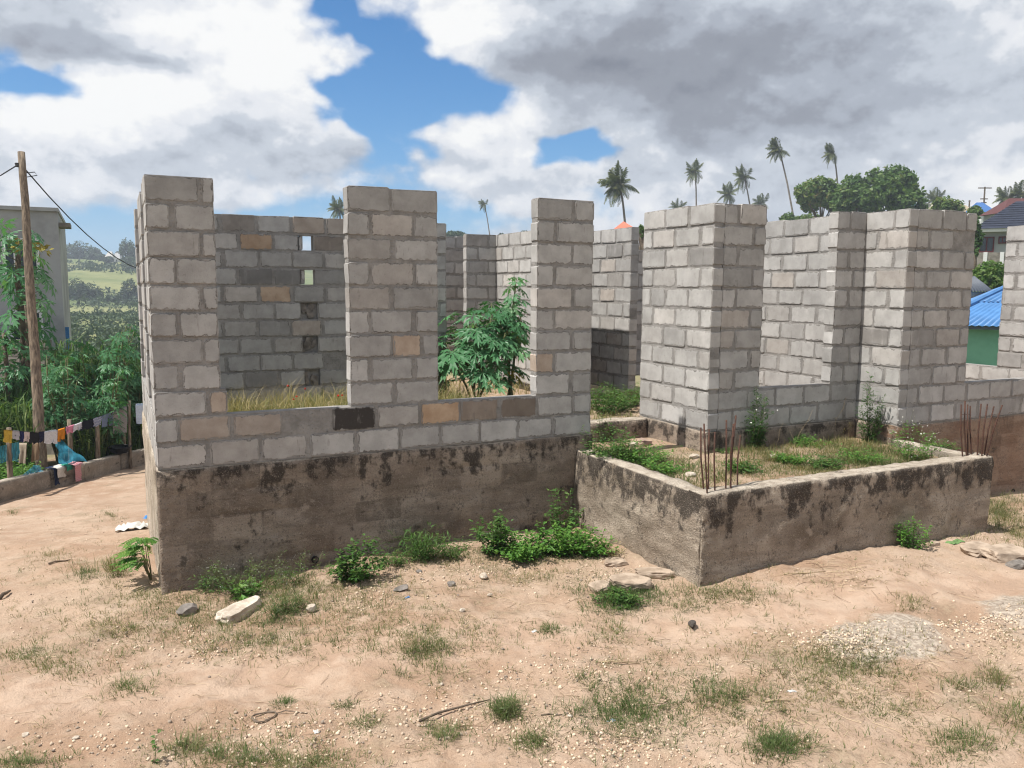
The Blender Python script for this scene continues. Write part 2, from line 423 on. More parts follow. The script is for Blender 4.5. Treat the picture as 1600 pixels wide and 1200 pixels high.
M_BLOCK = block_mat(); M_MORTAR = mortar_mat()
M_FOUND = render_mat('stained_foundation', (.20, .152, .115), (.38, .31, .245), (.56, .65), (-.45, .02), .085)
M_LEFTF = render_mat('sunlit_tone_foundation', (.40, .33, .25), (.56, .48, .39), (.80, .92), (-.45, .02))  # paler copy of the foundation render, sunlight put into its colour
M_PORCH = render_mat('mouldy_porch_render', (.21, .165, .122), (.46, .385, .305), (.575, .665), (-.75, -.20), .15)
M_LEDGE = render_mat('red_stained_foundation', (.26, .155, .10), (.36, .26, .19), (.68, .80), (-.4, .05))
M_STEEL = plain('rusty_steel', (.085, .036, .022), c2=(.035, .02, .016), scale=60, rough=.8)
M_GRASS = leaf_mat('grass', [(.05, .085, .022), (.095, .13, .038), (.20, .175, .08), (.38, .29, .155)])
M_DRY = leaf_mat('dry_grass', [(.09, .13, .03), (.24, .21, .085), (.42, .33, .17), (.55, .44, .27)])
M_WEED = leaf_mat('weed_leaf', [(.018, .058, .012), (.04, .105, .02), (.075, .155, .03), (.15, .21, .055)])
M_FRESH = leaf_mat('fresh_leaf', [(.03, .10, .015), (.06, .165, .025), (.11, .24, .04), (.19, .28, .06)])
M_PAPAYA = leaf_mat('papaya_leaf', [(.025, .09, .03), (.05, .16, .06), (.085, .225, .095), (.17, .29, .13), (.40, .33, .04)], trans=.3, rough=.45, var=.06)
M_PALM = leaf_mat('palm_frond', [(.03, .05, .02), (.065, .09, .032), (.12, .135, .05), (.24, .20, .09)], trans=.3)
M_TREE = leaf_mat('tree_leaf', [(.018, .045, .012), (.045, .10, .024), (.085, .15, .036), (.13, .19, .05), (.22, .17, .06)], trans=.35)
M_FAR = leaf_mat('far_leaf', [(.02, .045, .018), (.035, .07, .025), (.06, .09, .035)], trans=.2)
M_REED = leaf_mat('reed_leaf', [(.02, .055, .012), (.045, .10, .022), (.10, .17, .045), (.24, .27, .10)], trans=.35, rough=.45)
M_STEM = plain('plant_stem', (.12, .14, .05), c2=(.10, .09, .05), scale=30)
M_DRYSTEM = plain('dry_stem', (.40, .31, .19), c2=(.20, .14, .085), scale=30)
M_BARK = plain('bark', (.17, .13, .095), c2=(.07, .052, .038), scale=9, bumpd=.02)
M_WOOD = plain('weathered_pole_wood', (.25, .195, .14), c2=(.09, .068, .05), scale=7, bumpd=.02, stretch=(4, 4, .5))
M_FLOWER = plain('pale_flower', (.62, .60, .55), var=.2)
M_SEED = plain('grey_seed_head', (.30, .30, .25), var=.3)
M_RED = plain('red_flower', (.55, .045, .02), var=.2)
M_YEL = plain('yellow_flower', (.65, .42, .03), var=.2)
M_STONE = plain('pale_limestone', (.56, .49, .40), c2=(.33, .27, .21), scale=9, bumpd=.02)
M_GREYSTONE = plain('grey_stone', (.24, .21, .185), c2=(.13, .115, .10), scale=11, bumpd=.02)
M_SLAB = plain('sandy_slab', (.40, .315, .24), c2=(.25, .19, .14), scale=9, bumpd=.02)

_pa, _pb = gpix(40, 1100), gpix(1520, 915)
_pd = (_pb - _pa); _pd.z = 0; _pd.normalize(); PATH_N = Vector((-_pd.y, _pd.x, 0)); PATH_C = PATH_N.x * _pa.x + PATH_N.y * _pa.y
def onpath(p): return abs(PATH_N.x * p.x + PATH_N.y * p.y - PATH_C + .25 * math.sin(p.x * 1.3))
def ground_mat():
    m_, gg, bs, ou = newmat('sandy_ground')
    P = wpos(gg); sp = gg.n('ShaderNodeSeparateXYZ', {0: P})
    n1 = gg.noise(P, .55, 5, .6); n2 = gg.noise(P, 3.2, 6, .62); n3 = gg.noise(P, 24, 5, .65); n4 = gg.noise(P, 120, 3, .7)
    c = gg.mix(gg.ramp(n1, .35, .65), (.33, .215, .142), (.425, .305, .218))
    c = gg.mix(gg.ramp(n2, .42, .68, 0, .7), c, (.47, .355, .265))
    c = gg.mix(gg.ramp(n3, .52, .7, 0, .45), c, (.255, .175, .12))
    c = gg.mix(gg.ramp(n4, .54, .74, 0, .5), c, (.58, .45, .34))
    c = gg.mix(gg.ramp(n4, .48, .30, 0, .45), c, (.17, .11, .07))
    nl = gg.noise(P, 1.7, 6, .68)                        # trodden litter and humus between the worn path
    c = gg.mix(gg.ramp(nl, .52, .66, 0, .55), c, gg.mix(gg.ramp(n3, .4, .6), (.17, .125, .078), (.34, .27, .18)))
    c = gg.mix(gg.ramp(gg.noise(P, 46, 4, .7), .60, .70, 0, .6), c, (.13, .095, .06))
    # the worn footpath crossing the yard: packed, smooth and pinker
    pd = gg.m('ADD', gg.m('ADD', gg.m('MULTIPLY', sp.outputs[0], PATH_N.x), gg.m('MULTIPLY', sp.outputs[1], PATH_N.y)), -PATH_C)
    pth = gg.ramp(gg.m('ABSOLUTE', gg.m('MULTIPLY_ADD', gg.m('SUBTRACT', n1, .5), 1.2, pd)), .62, .25)
    c = gg.mix(gg.m('MULTIPLY', pth, .75), c, gg.mix(gg.ramp(n2, .4, .62), (.40, .275, .195), (.475, .345, .255)))
    # chalky spoil spread on two low heaps
    def spot(x, y, rx, ry):
        a = gg.m('DIVIDE', gg.m('SUBTRACT', sp.outputs[0], x), rx); b = gg.m('DIVIDE', gg.m('SUBTRACT', sp.outputs[1], y), ry)
        return gg.m('SUBTRACT', 1.0, gg.m('SQRT', gg.m('ADD', gg.m('MULTIPLY', a, a), gg.m('MULTIPLY', b, b))))
    sps = gg.m('MAXIMUM', spot(5.05, -4.0, .62, .42), spot(6.75, -4.25, .70, .46))
    sps = gg.m('ADD', sps, gg.m('MULTIPLY', gg.m('SUBTRACT', n2, .5), 1.1))
    c = gg.mix(gg.ramp(sps, .0, .3, 0, .85), c, gg.mix(gg.ramp(n3, .4, .62), (.27, .225, .18), (.50, .43, .35)))
    # ground cover takes over away from the yard
    dx = gg.m('SUBTRACT', sp.outputs[0], 3.0); dy = gg.m('SUBTRACT', sp.outputs[1], 0.0)
    D = gg.m('SQRT', gg.m('ADD', gg.m('MULTIPLY', dx, dx), gg.m('MULTIPLY', dy, dy)))
    gm = gg.ramp(gg.m('MULTIPLY_ADD', gg.m('SUBTRACT', n1, .5), 14.0, D), 15, 24)
    f1 = gg.noise(gg.vmul(P, (.012, .03, .03)), 1.0, 5, .6); f2 = gg.noise(P, .12, 5, .65)
    gc = gg.mix(gg.ramp(f1, .4, .62), (.10, .13, .045), (.20, .205, .085))
    gc = gg.mix(gg.ramp(f2, .5, .7, 0, .6), gc, (.07, .10, .032))
    c = gg.mix(gm, c, gc)
    gg.put(bs.inputs['Base Color'], c)
    bs.inputs['Roughness'].default_value = .95
    h = gg.m('ADD', gg.m('MULTIPLY', n3, 1.0), gg.m('MULTIPLY', n4, .5)); h = gg.m('MULTIPLY_ADD', n2, 1.5, h)
    bump(gg, bs, h, .03, .8)
    return m_
M_GROUND = ground_mat()

# ------------------------------------------------------------------ ground sheet
def build_ground():
    na = 600
    rr = np.concatenate([[0.0], np.geomspace(.5, 2.2, 20, endpoint=False), np.geomspace(2.2, 13, 270, endpoint=False), np.geomspace(13, 4000, 150)]); nr = len(rr) - 1
    aa = np.linspace(0, 2 * math.pi, na, endpoint=False)
    # more spokes towards the view
    aa = aa - .62 * np.sin(aa)
    ang = aa + YAW
    X = CAM.x + np.outer(rr[1:], np.sin(ang)); Y = CAM.y + np.outer(rr[1:], np.cos(ang))
    Z = gz(X, Y)
    V = np.concatenate([[[CAM.x, CAM.y, gzf(CAM.x, CAM.y)]], np.stack([X, Y, Z], -1).reshape(-1, 3)])
    i = np.arange(nr - 1)[:, None]; k = np.arange(na)[None, :]; k2 = (k + 1) % na
    Q = np.stack([1 + i * na + k, 1 + i * na + k2, 1 + (i + 1) * na + k2, 1 + (i + 1) * na + k], -1).reshape(-1, 4)
    F = [tuple(q) for q in Q[:, ::-1].tolist()] + [(0, 1 + (q + 1) % na, 1 + q)[::-1] for q in range(na)]
    me = bpy.data.meshes.new('ground'); me.from_pydata(V.tolist(), [], F)
    me.polygons.foreach_set('use_smooth', np.ones(len(me.polygons), bool))
    o = link('ground', me, M_GROUND); tag(o, kind='structure')
build_ground()

# ------------------------------------------------------------------ the unfinished house
house = empty('unfinished_house', (0, 0, -1.2), 'roofless unfinished house of bare grey cement blocks on a stained foundation', 'house')
CH, NC, TH = .25, 11, .15
ALLB = []      # (part, corners, tint, ...) for every block
brng = random.Random(11)
def block_geom(axis, a0, a1, z0, z1, t0, t1, rng, flip):
    """one block: an eight-sided jittered outline on the seen face, chamfered, extruded through the wall"""
    w, h = a1 - a0, z1 - z0; ua, va = (a0 + a1) / 2, (z0 + z1) / 2
    c = min(.018, w * .2)
    ol = [(-w / 2, -h / 2 + c), (-w / 2 + c, -h / 2), (w / 2 - c, -h / 2), (w / 2, -h / 2 + c), (w / 2, h / 2 - c), (w / 2 - c, h / 2), (-w / 2 + c, h / 2), (-w / 2, h / 2 - c)]
    j = .007
    ol = [(u + rng.uniform(-j, j), v + rng.uniform(-j, j)) for u, v in ol]
    near, far = (t0, t1) if not flip else (t1, t0)
    s_ = 1 if not flip else -1
    pr = rng.uniform(-.005, .006); rt_ = rng.gauss(0, .006); ol = [(u - v * rt_, v + u * rt_) for u, v in ol]
    rings = [(near - s_ * pr, .0045), (near - s_ * (pr - .006), 0.0), (far, 0.0)]
    V = []; C = []
    for t, ins in rings:
        for u, v in ol:
            q = math.hypot(u, v); k = 1 - ins / max(q, .03)
            uu, vv = u * k, v * k
            V.append((ua + uu, t, va + vv) if axis == 0 else (t, ua + uu, va + vv)); C.append((uu, vv, 0))
    F = [tuple(range(8)), tuple(range(16, 24))[::-1]]
    for r in range(2):
        for k in range(8):
            a, b = r * 8 + k, r * 8 + (k + 1) % 8
            F.append((a, a + 8, b + 8, b))
    if (axis == 0) == flip: F = [f[::-1] for f in F]
    return V, F, C, (w / 2, h / 2, float(axis))
def fill(a0, a1, par, rng):
    """block spans along one course between two ends"""
    L = a1 - a0; out = []; x = a0
    j = lambda: rng.uniform(.016, .048)
    if par and L > .3:
        w = rng.uniform(.19, .23); out.append((x, x + w)); x += w + j()
    while True:
        w = .45 + rng.uniform(-.012, .008)
        rest = a1 - x
        if rest < .07:
            if out: out[-1] = (out[-1][0], a1)
            break
        if rest <= w + .09:
            if rest > w and rest - w < .09 and rng.random() < .5 and rest > .50:
                h = rest * .6; out.append((x, x + h)); out.append((x + h + .028, a1))
            else: out.append((x, a1))
            break
        out.append((x, x + w)); x += w + j()
    return out
def wall(axis, a0, a1, t0, opens=(), flip=False, par0=0, seed=1, pockets=(), courses=NC, th=TH, zb=0.0):
    """axis 0 runs along X, 1 along Y; t0 is the low side across the wall; opens = (start, end, sill course[, top course])"""
    rng = random.Random(seed)
    core = Soup(); ins = .0055
    o = Soup()
    part = bpy.data.objects.new('wall', None)
    blocks = []
    for c in range(courses):
        segs = [(a0, a1)]
        for op in opens:
            if c >= op[2] and (len(op) < 4 or c < op[3]):
                ns = []
                for s0, s1 in segs:
                    if op[0] > s0 + .02: ns.append((s0, min(s1, op[0])))
                    if op[1] < s1 - .02: ns.append((max(s0, op[1]), s1))
                segs = [q for q in ns if q[1] - q[0] > .03]
        z0, z1 = zb + c * CH, zb + (c + 1) * CH
        for s0, s1 in segs:
            e0, e1 = s0 + ins, s1 - ins
            lo, hi = (e0, t0 + ins, z0), (e1, t0 + th - ins, z1 - (.006 if c == courses - 1 else 0))
            if axis == 1: lo, hi = (lo[1], lo[0], lo[2]), (hi[1], hi[0], hi[2])
            pk = [q for q in pockets if q[2] == c and s0 < q[0] < s1]
            if pk:
                q = pk[0]; xs = [(e0, q[0]), (q[1], e1)]
                for b0, b1 in xs:
                    l2, h2 = ((b0, lo[1], lo[2]), (b1, hi[1], hi[2])) if axis == 0 else ((lo[0], b0, lo[2]), (hi[0], b1, hi[2]))
                    core.box2(l2, h2)
                if not q[3]: core.box2((q[0], t0 + .05, z0), (q[1], t0 + th - ins, z1))
                else:
                    core.box2((q[0], lo[1], z0), (q[1], hi[1], z0 + .018)); core.box2((q[0], lo[1], z1 - .018), (q[1], hi[1], z1))
                spans = fill(s0, q[0] - .0, (c + par0) % 2, rng) + fill(q[1], s1, 0, rng)
                if q[3]: blocks.append((axis, q[0] + .015, q[0] + .07, z0 + .02, z1 - .02, t0 + .02, t0 + th))
            else:
                core.box2(lo, hi)
                spans = fill(s0, s1, (c + par0) % 2, rng)
            for u0, u1 in spans:
                m_ = rng.uniform(.008, .019)
                top = z1 - (m_ if c < courses - 1 else rng.uniform(-.008, .014))
                blocks.append((axis, u0 + (0 if u0 == s0 else .0), u1, z0 + m_ + rng.uniform(-.003, .003), top + rng.uniform(-.004, .004), t0 + rng.uniform(-.002, .002), t0 + th))
    part = core.build('wall', M_MORTAR, house)
    for b in blocks:
        tv = rng.gauss(1.0, .085); og = max(0, rng.gauss(-.05, .10)); bk = 0.0
        if rng.random() < .06: bk = rng.uniform(.15, .45)
        V, F, C, hs = block_geom(*b, rng, flip)
        near = (b[5] if not flip else b[6])
        ctr = Vector(((b[1] + b[2]) / 2, near, (b[3] + b[4]) / 2)) if axis == 0 else Vector((near, (b[1] + b[2]) / 2, (b[3] + b[4]) / 2))
        px, py, dz_ = proj(ctr)
        e1 = Vector((b[1], near, ctr.z)) if axis == 0 else Vector((near, b[1], ctr.z)); e2 = Vector((b[2], near, ctr.z)) if axis == 0 else Vector((near, b[2], ctr.z))
        qa, qb = proj(e1), proj(e2)
        area = abs(qa[0] - qb[0]) * FPX * (b[4] - b[3]) / dz_
        if not (-20 < px < 1620): area = 0
        ALLB.append(dict(part=part, V=V, F=F, C=C, hs=hs, t=[max(.72, min(1.22, tv)), min(.35, og), bk], px=px, py=py, area=area, ctr=ctr, hid=False))
    return part
def bmesh_of(items, name, off):
    V = []; F = []; C = []; H = []; T = []
    for b in items:
        k = len(V); V += [(v[0] - off.x, v[1] - off.y, v[2] - off.z) for v in b['V']]; F += [tuple(i + k for i in f) for f in b['F']]
        C += b['C']; H += [b['hs']] * len(b['V']); T += [tuple(b['t'])] * len(b['V'])
    me = bpy.data.meshes.new(name); me.from_pydata(V, [], F)
    for nm, arr in (('bco', C), ('bhs', H), ('btint', T)):
        a = me.attributes.new(nm, 'FLOAT_VECTOR', 'POINT'); a.data.foreach_set('vector', np.asarray(arr, np.float32).ravel())
    me.materials.append(M_BLOCK)
    return me

XC, YC, YG, XE = 6.138, -.505, -1.152, 8.679
W = {}
W['front'] = wall(0, 0, 4.778, 0, [(.594, 1.864, 3), (.645, 1.864, 2, 3), (2.837, 4.035, 2)], par0=0, seed=21)
W['left'] = wall(1, .152, 4.15, 0, [(.78, 1.53, 2), (2.5, 3.78, 2)], flip=False, par0=0, seed=5)
PKX = 2.28
W['roomback'] = wall(0, .152, 4.50, 4.0, pockets=[(PKX - .11, PKX + .11, 9, True), (PKX - .09, PKX + .13, 7, True), (PKX - .10, PKX + .16, 5, False), (PKX - .08, PKX + .15, 3, False), (PKX - .06, PKX + .17, 1, False)], par0=0, seed=7)
W['hallback'] = wall(0, 4.3, 6.378, 7.2, par0=1, seed=9)
W['hallreturn'] = wall(0, 5.75, 6.378, 6.15, par0=0, seed=10)
W['hallside'] = wall(1, 2.98, 7.2, 6.38, par0=1, seed=12)
W['inner'] = wall(1, 3.1, 7.2, 7.42, par0=0, seed=13)
W['hallend'] = wall(0, 7.575, 9.8, 5.2, par0=1, seed=19, courses=10)
W['porchside'] = wall(1, YC, .935, XC, par0=0, seed=14)
W['porchfront'] = wall(0, XC + .152, XE - .002, YC, [(6.94, 8.16, 2)], par0=1, seed=15)
W['wingside'] = wall(1, YG, 3.2, XE, par0=1, seed=16)
W['wingfront'] = wall(0, XE + .152, 14.2, YG, [(9.963, 12.3, 2)], par0=0, seed=17)
W['wingfar'] = wall(1, YG + .152, 3.4, 12.62, [(.16, 1.55, 2)], par0=1, seed=18)
# tints picked out by eye: (wall, pixel, tint)
def setcol(part, px, py, t):
    c = [b for b in ALLB if b['part'] is part]
    b = min(c, key=lambda b: (b['px'] - px) ** 2 + ((b['py'] - py) * 1.6) ** 2)
    for i, v in enumerate(t):
        if v is not None: b['t'][i] = v
for px, py, t in ((653, 537, (1, .62, 0)), (669, 645, (1.0, .95, 0)), (312, 672, (.9, .40, 0)), (391, 666, (.92, .35, .1)), (470, 661, (.95, .6, 0)), (541, 657, (.8, .2, 1.3)), (342, 629, (1, .5, 0)),
                  (852, 563, (.95, .55, 0)), (786, 636, (.85, .55, .55)), (735, 640, (.9, .5, .35)), (270, 300, (.82, 0, 0)), (570, 310, (.85, 0, 0)), (640, 310, (.86, 0, 0)), (880, 325, (.85, 0, 0)),
                  (600, 690, (1.12, 0, 0)), (500, 690, (1.1, 0, 0)), (860, 670, (1.1, 0, 0)), (880, 600, (1.15, 0, 0))):
    setcol(W['front'], px, py, t)
for px, py, t in ((376, 372, (.9, .9, .1)), (500, 375, (.85, .35, .4)), (429, 475, (1, .8, 0)), (480, 345, (.9, .4, 0)), (385, 425, (.75, 0, .4)), (430, 425, (.72, 0, .3)), (472, 500, (.95, .3, 0)), (380, 345, (.85, .2, .3)), (520, 345, (.9, .3, 0))):
    setcol(W['roomback'], px, py, t)
ALLB.sort(key=lambda b: -b['area'])
for b in ALLB[:300]:
    o = bpy.data.objects.new('block', bmesh_of([b], 'block', b['ctr'])); COL.objects.link(o)
    o.parent = b['part']; o.location = b['ctr']
tag(link('blockwork', bmesh_of(ALLB[300:], 'blockwork', Vector((0, 0, 0))), None, house), kind='stuff')
# rough plugs of mortar in the wall pockets of the room's back wall
for c in (5, 3, 1):
    s_ = Soup(); r_ = random.Random(c)
    for k in range(5):
        s_.box((PKX + r_.uniform(-.06, .12), 4.03 + r_.uniform(0, .03), c * CH + .125 + r_.uniform(-.06, .06)), (r_.uniform(.02, .05), .02, r_.uniform(.03, .08)), Matrix.Rotation(r_.uniform(-.5, .5), 3, 'Y'))
    s_.build('mortar_plug', M_GREYSTONE, house)

# foundations: lofted slabs with a rough, eroded outer face and faint block joints
def slab(name, p0, p1, th, ztop, zbot, mat, parent, amp=.008, groove=.006, res=.05, side=1, courses=True, seed=0, topamp=.012, lab=None, dz1=0.0):
    """p0->p1 is the seen face (its outward normal is to the right of the direction when side = 1)"""
    p0 = Vector((*p0, 0)); p1 = Vector((*p1, 0)); d = p1 - p0; L = d.length; d.normalize()
    nrm = Vector((d.y, -d.x, 0)) * side
    nx = max(2, int(L / res)); nz = max(2, int((ztop - zbot) / res)); nt_ = max(2, int(th / .055))
    sec = [(0, zbot + (ztop - zbot) * k / nz, 0) for k in range(nz + 1)] + [(-th * k / nt_, ztop, 1) for k in range(1, nt_)] + [(-th, ztop, 2), (-th, (ztop + zbot) / 2, 2), (-th, zbot, 2)]
    V = []; J = []; CT = []; cr_ = {}
    crng = random.Random(seed + 99)
    ns = len(sec)
    for i in range(nx + 1):
        x = L * i / nx
        for o_, z, k in sec:
            q = p0 + d * x + nrm * o_; q.z = z
            f = mn.fractal(q * 2.2 + Vector((seed, 0, 0)), .8, 2.1, 3); f2 = mn.noise(q * 13)
            jv, ct = 0.0, .5
            if k == 0:
                dd = amp * f * 1.6 + amp * .5 * f2
                if courses:
                    ph = ((ztop - z) % .25) / .25; ci = int((ztop - z) / .25)
                    jx = ((x + (.24 if ci % 2 else 0)) % .48) / .48
                    jm = max(math.exp(-(min(ph, 1 - ph) / .09) ** 2), math.exp(-(min(jx, 1 - jx) / .05) ** 2))
                    wear = max(0, min(1, .35 + 1.4 * mn.noise(q * 1.1 + Vector((7, 3, seed)))))
                    dd -= groove * jm * wear; jv = jm * wear
                    key = (ci, int((x + (.24 if ci % 2 else 0)) / .48)); ct = cr_.setdefault(key, crng.random())
                ed = max(0, 1 - (ztop - z) / .05); dd -= ed * .014 * (1 + mn.noise(q * 8))
                q += nrm * dd
            elif k == 1 or z == ztop:
                q.z += topamp * (f * .9 + f2 * .5)
            q.z += dz1 * x / L
            V.append(q); J.append(jv); CT.append(ct)
    F = []
    for i in range(nx):
        for k in range(ns - 1):
            a, b = i * ns + k, (i + 1) * ns + k
            F.append((a, b, b + 1, a + 1) if side == 1 else (a, a + 1, b + 1, b))
    F.append(tuple(range(ns)) if side == 1 else tuple(range(ns))[::-1]); e = nx * ns; F.append(tuple(e + k for k in range(ns))[::-1] if side == 1 else tuple(e + k for k in range(ns)))
    me = bpy.data.meshes.new(name); me.from_pydata([tuple(v) for v in V], [], F)
    me.polygons.foreach_set('use_smooth', [len(p.vertices) == 4 for p in me.polygons])
    for nm, arr in (('joint', J), ('cell', CT)):
        at_ = me.attributes.new(nm, 'FLOAT', 'POINT'); at_.data.foreach_set('value', np.asarray(arr, np.float32))
    o = link(name, me, mat, parent)
    if lab: o['label'] = lab
    return o
slab('foundation', (-.012, -.016), (4.80, -.016), .24, -.004, -1.75, M_FOUND, house, res=.026, seed=1, groove=.020, amp=.012, lab='brown stained foundation under the front wall')
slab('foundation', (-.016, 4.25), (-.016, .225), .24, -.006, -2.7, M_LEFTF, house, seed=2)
XP, YP, ZP, XQ = 4.558, -2.374, -.18, 8.784
slab('porch_wall', (XP, .0), (XP, YP + .02), .215, ZP, -1.7, M_PORCH, house, amp=.016, res=.03, courses=False, seed=3, topamp=.02, lab='scuffed side of the porch plinth')
slab('porch_wall', (XP + .004, YP), (XQ, YP), .22, ZP + .004, -1.8, M_PORCH, house, amp=.015, res=.035, courses=False, seed=4, topamp=.018, lab='mould-blackened front of the porch plinth')
slab('porch_wall', (XQ - .005, YP + .22), (XQ - .005, YG - .02), .215, ZP - .003, -1.7, M_PORCH, house, courses=False, seed=5, topamp=.018)
slab('foundation', (XE - .02, YG - .016), (14.25, YG - .016), .24, -.005, -1.8, M_LEDGE, house, res=.035, seed=6, groove=.018)
slab('foundation', (XC - .016, .95), (XC - .016, YC - .016), .2, -.006, -.7, M_FOUND, house, courses=False, seed=7)
slab('foundation', (XC + .19, YC - .012), (XE, YC - .012), .2, -.009, -.7, M_FOUND, house, courses=False, seed=8)
slab('foundation', (XE - .016, YC - .02), (XE - .016, YG + .0), .2, -.012, -.7, M_FOUND, house, courses=False, seed=9)
slab('threshold', (4.6, .70), (XC - .02, .70), .26, -.015, -.8, M_FOUND, house, courses=False, seed=10)
slab('threshold', (4.6, 2.92), (7.58, 2.92), .16, -.06, -.8, M_LEDGE, house, courses=False, seed=11)
slab('foundation', (6.38, 3.085), (7.6, 3.085), .3, .02, -.8, M_LEDGE, house, courses=False, seed=12)
# weep pipe stubs through the foundation
for px, py, yy in ((493, 875, -.03), (1583, 768, YG - .03)):
    d = pixdir(px, py); t = (yy - CAM.y) / d.y; q = CAM + d * t
    s_ = Soup(); n = 14
    ring = lambda y, r: [Vector((q.x + r * math.cos(2 * math.pi * k / n), y, q.z + r * math.sin(2 * math.pi * k / n))) for k in range(n)]
    rs = [ring(q.y + .10, .036), ring(q.y - .006, .036), ring(q.y - .006, .031), ring(q.y + .09, .031)]
    for a in range(3):
        for k in range(n): s_.poly([rs[a][k], rs[a][(k + 1) % n], rs[a + 1][(k + 1) % n], rs[a + 1][k]])
    s_.poly(rs[3])
    s_.build('weep_pipe', plain('dark_pipe', (.012, .012, .012), rough=.6), house)
# starter bars standing in the plinth corners
def bar(px0, py0, px1, py1, off, lean=0):
    d = pixdir(px0, py0); t = (ZP - CAM.z) / d.z; b = CAM + d * t
    b.y = max(min(b.y, YP + .18), YP + .04) if True else b.y
    d0 = (b - CAM).dot(FW); top = at(px1, py1, d0 + off)
    mid = (b + top) / 2 + Vector((random.Random(px0).uniform(-.012, .012), .01, 0))
    s_ = Soup(); s_.tube([b - Vector((0, 0, .1)), b, mid, top], .0085, 6)
    s_.build('starter_bar', M_STEEL, house, smooth=True)
for q in ((1098, 765, 1095, 668, 0), (1105, 772, 1100, 662, -.02), (1107, 766, 1108, 671, .1), (1117, 768, 1117, 675, .0), (1134, 765, 1135, 656, .05), (1142, 764, 1146, 662, .02), (1141, 762, 1150, 649, .05), (1150, 758, 1157, 680, .06),
          (1500, 712, 1502, 632, 0), (1505, 711, 1508, 626, 0), (1509, 711, 1512, 632, .1), (1513, 710, 1516, 634, .1), (1527, 712, 1533, 631, .05), (1534, 713, 1543, 631, 0), (1543, 714, 1566, 633, .0), (1538, 712, 1553, 635, .05)):
    bar(*q)
s_ = Soup()
a, b = at(1502, 648, 10.35), at(1517, 647, 10.40); s_.tube([a, b], .004, 5); s_.build('stirrup', M_STEEL, house)

# soil inside the house and inside the porch plinth
def sheet(name, x0, x1, y0, y1, z, amp, mat, kind='structure', res=.12):
    nx, ny = int((x1 - x0) / res) + 1, int((y1 - y0) / res) + 1
    X, Y = np.meshgrid(np.linspace(x0, x1, nx), np.linspace(y0, y1, ny), indexing='ij')
    Z = np.array([[z + amp * (mn.fractal(Vector((x * .9, y * .9, 3)), .8, 2, 3)) for x, y in zip(r1, r2)] for r1, r2 in zip(X, Y)])
    i = np.arange(nx - 1)[:, None]; k = np.arange(ny - 1)[None, :]
    Q = np.stack([i * ny + k, (i + 1) * ny + k, (i + 1) * ny + k + 1, i * ny + k + 1], -1).reshape(-1, 4)
    o = link(name, mesh(name, np.stack([X, Y, Z], -1), Q, True), mat); tag(o, kind=kind)
    return o
sheet('room_ground', .2, 4.7, .16, 7.5, -.10, .05, M_GROUND)
sheet('hall_ground', 4.71, 8.7, .97, 7.5, -.14, .04, M_GROUND)
sheet('wing_ground', 8.8, 13, -1.0, 4, -.12, .05, M_GROUND)
PZ = -.27
sheet('porch_ground', XP + .1, XQ - .1, YP + .1, .72, PZ, .035, M_GROUND)

# ------------------------------------------------------------------ vegetation builders
def stemline(base, top, rng, n=4, wob=.06):
    L = (top - base).length
    return [base.lerp(top, i / n) + (rv(rng, wob * L * .5) if 0 < i < n else Vector((0, 0, 0))) for i in range(n + 1)]
def weed(name, pos, h, spread, nst, npl, ll, lw, label, cat='weed', group=None, mat=None, seed=0, upright=.5, flowers=None, fsize=.008, nfl=0, tint=(.25, .75), low=.08, stem=None, bushy=.3):
    rng = random.Random(seed * 7 + 3)
    root = empty(name, pos, label, cat, group)
    st, lf, fl = Soup(), Soup(), Soup()
    for i in range(nst):
        a = rng.uniform(0, 2 * math.pi); r = spread * math.sqrt(rng.random())
        b = Vector((math.cos(a), math.sin(a), 0)) * r * .28
        hh = h * rng.uniform(.32, 1.12) * (1 - .35 * (r / max(spread, 1e-3))); r *= rng.uniform(.8, 1.35)
        t = Vector((math.cos(a) * r, math.sin(a) * r, hh))
        line = stemline(b + Vector((0, 0, -.03)), t, rng, 4)
        st.tube(line, [max(.0018, .004 * h), max(.0016, .0035 * h), max(.0014, .003 * h), .0014, .001], 4, cap=False)
        for k in range(npl):
            f = low + (1 - low) * rng.random() ** .85
            q = min(3.999, f * 4); i0 = int(q); p = line[i0].lerp(line[i0 + 1], q - i0)
            a2 = rng.uniform(0, 2 * math.pi)
            d = Vector((math.cos(a2), math.sin(a2), rng.uniform(-.25, .9) * upright * 1.6))
            p = p + Vector((math.cos(a2), math.sin(a2), 0)) * rng.random() * bushy * spread * .5
            tt = min(1, max(0, rng.uniform(*tint) + .25 * (f - .5)))
            lf.leaf(p, d, Vector((0, 0, 1)) + rv(rng, .5), ll * rng.uniform(.6, 1.2), lw * rng.uniform(.7, 1.2), tt, rng.uniform(.0, .4))
        if nfl and flowers:
            for k in range(nfl):
                p = line[4] + rv(rng, .06 + .1 * spread) + Vector((0, 0, .01))
                n_ = 5; ax = runit(rng)
                u = ax.orthogonal().normalized(); w = ax.cross(u)
                fl.poly([p + (u * math.cos(2 * math.pi * q / n_) + w * math.sin(2 * math.pi * q / n_)) * fsize * rng.uniform(.6, 1.3) for q in range(n_)])
                st.tube([line[3], p], [.001, .0008], 3, cap=False)
    tag(st.build('stems', stem or M_STEM, root, loc=(0, 0, 0)), kind='stuff'); tag(lf.build('leaves', mat or M_WEED, root, loc=(0, 0, 0)), kind='stuff')
    if fl.v: tag(fl.build('flowers', flowers, root, loc=(0, 0, 0)), kind='stuff')
    return root
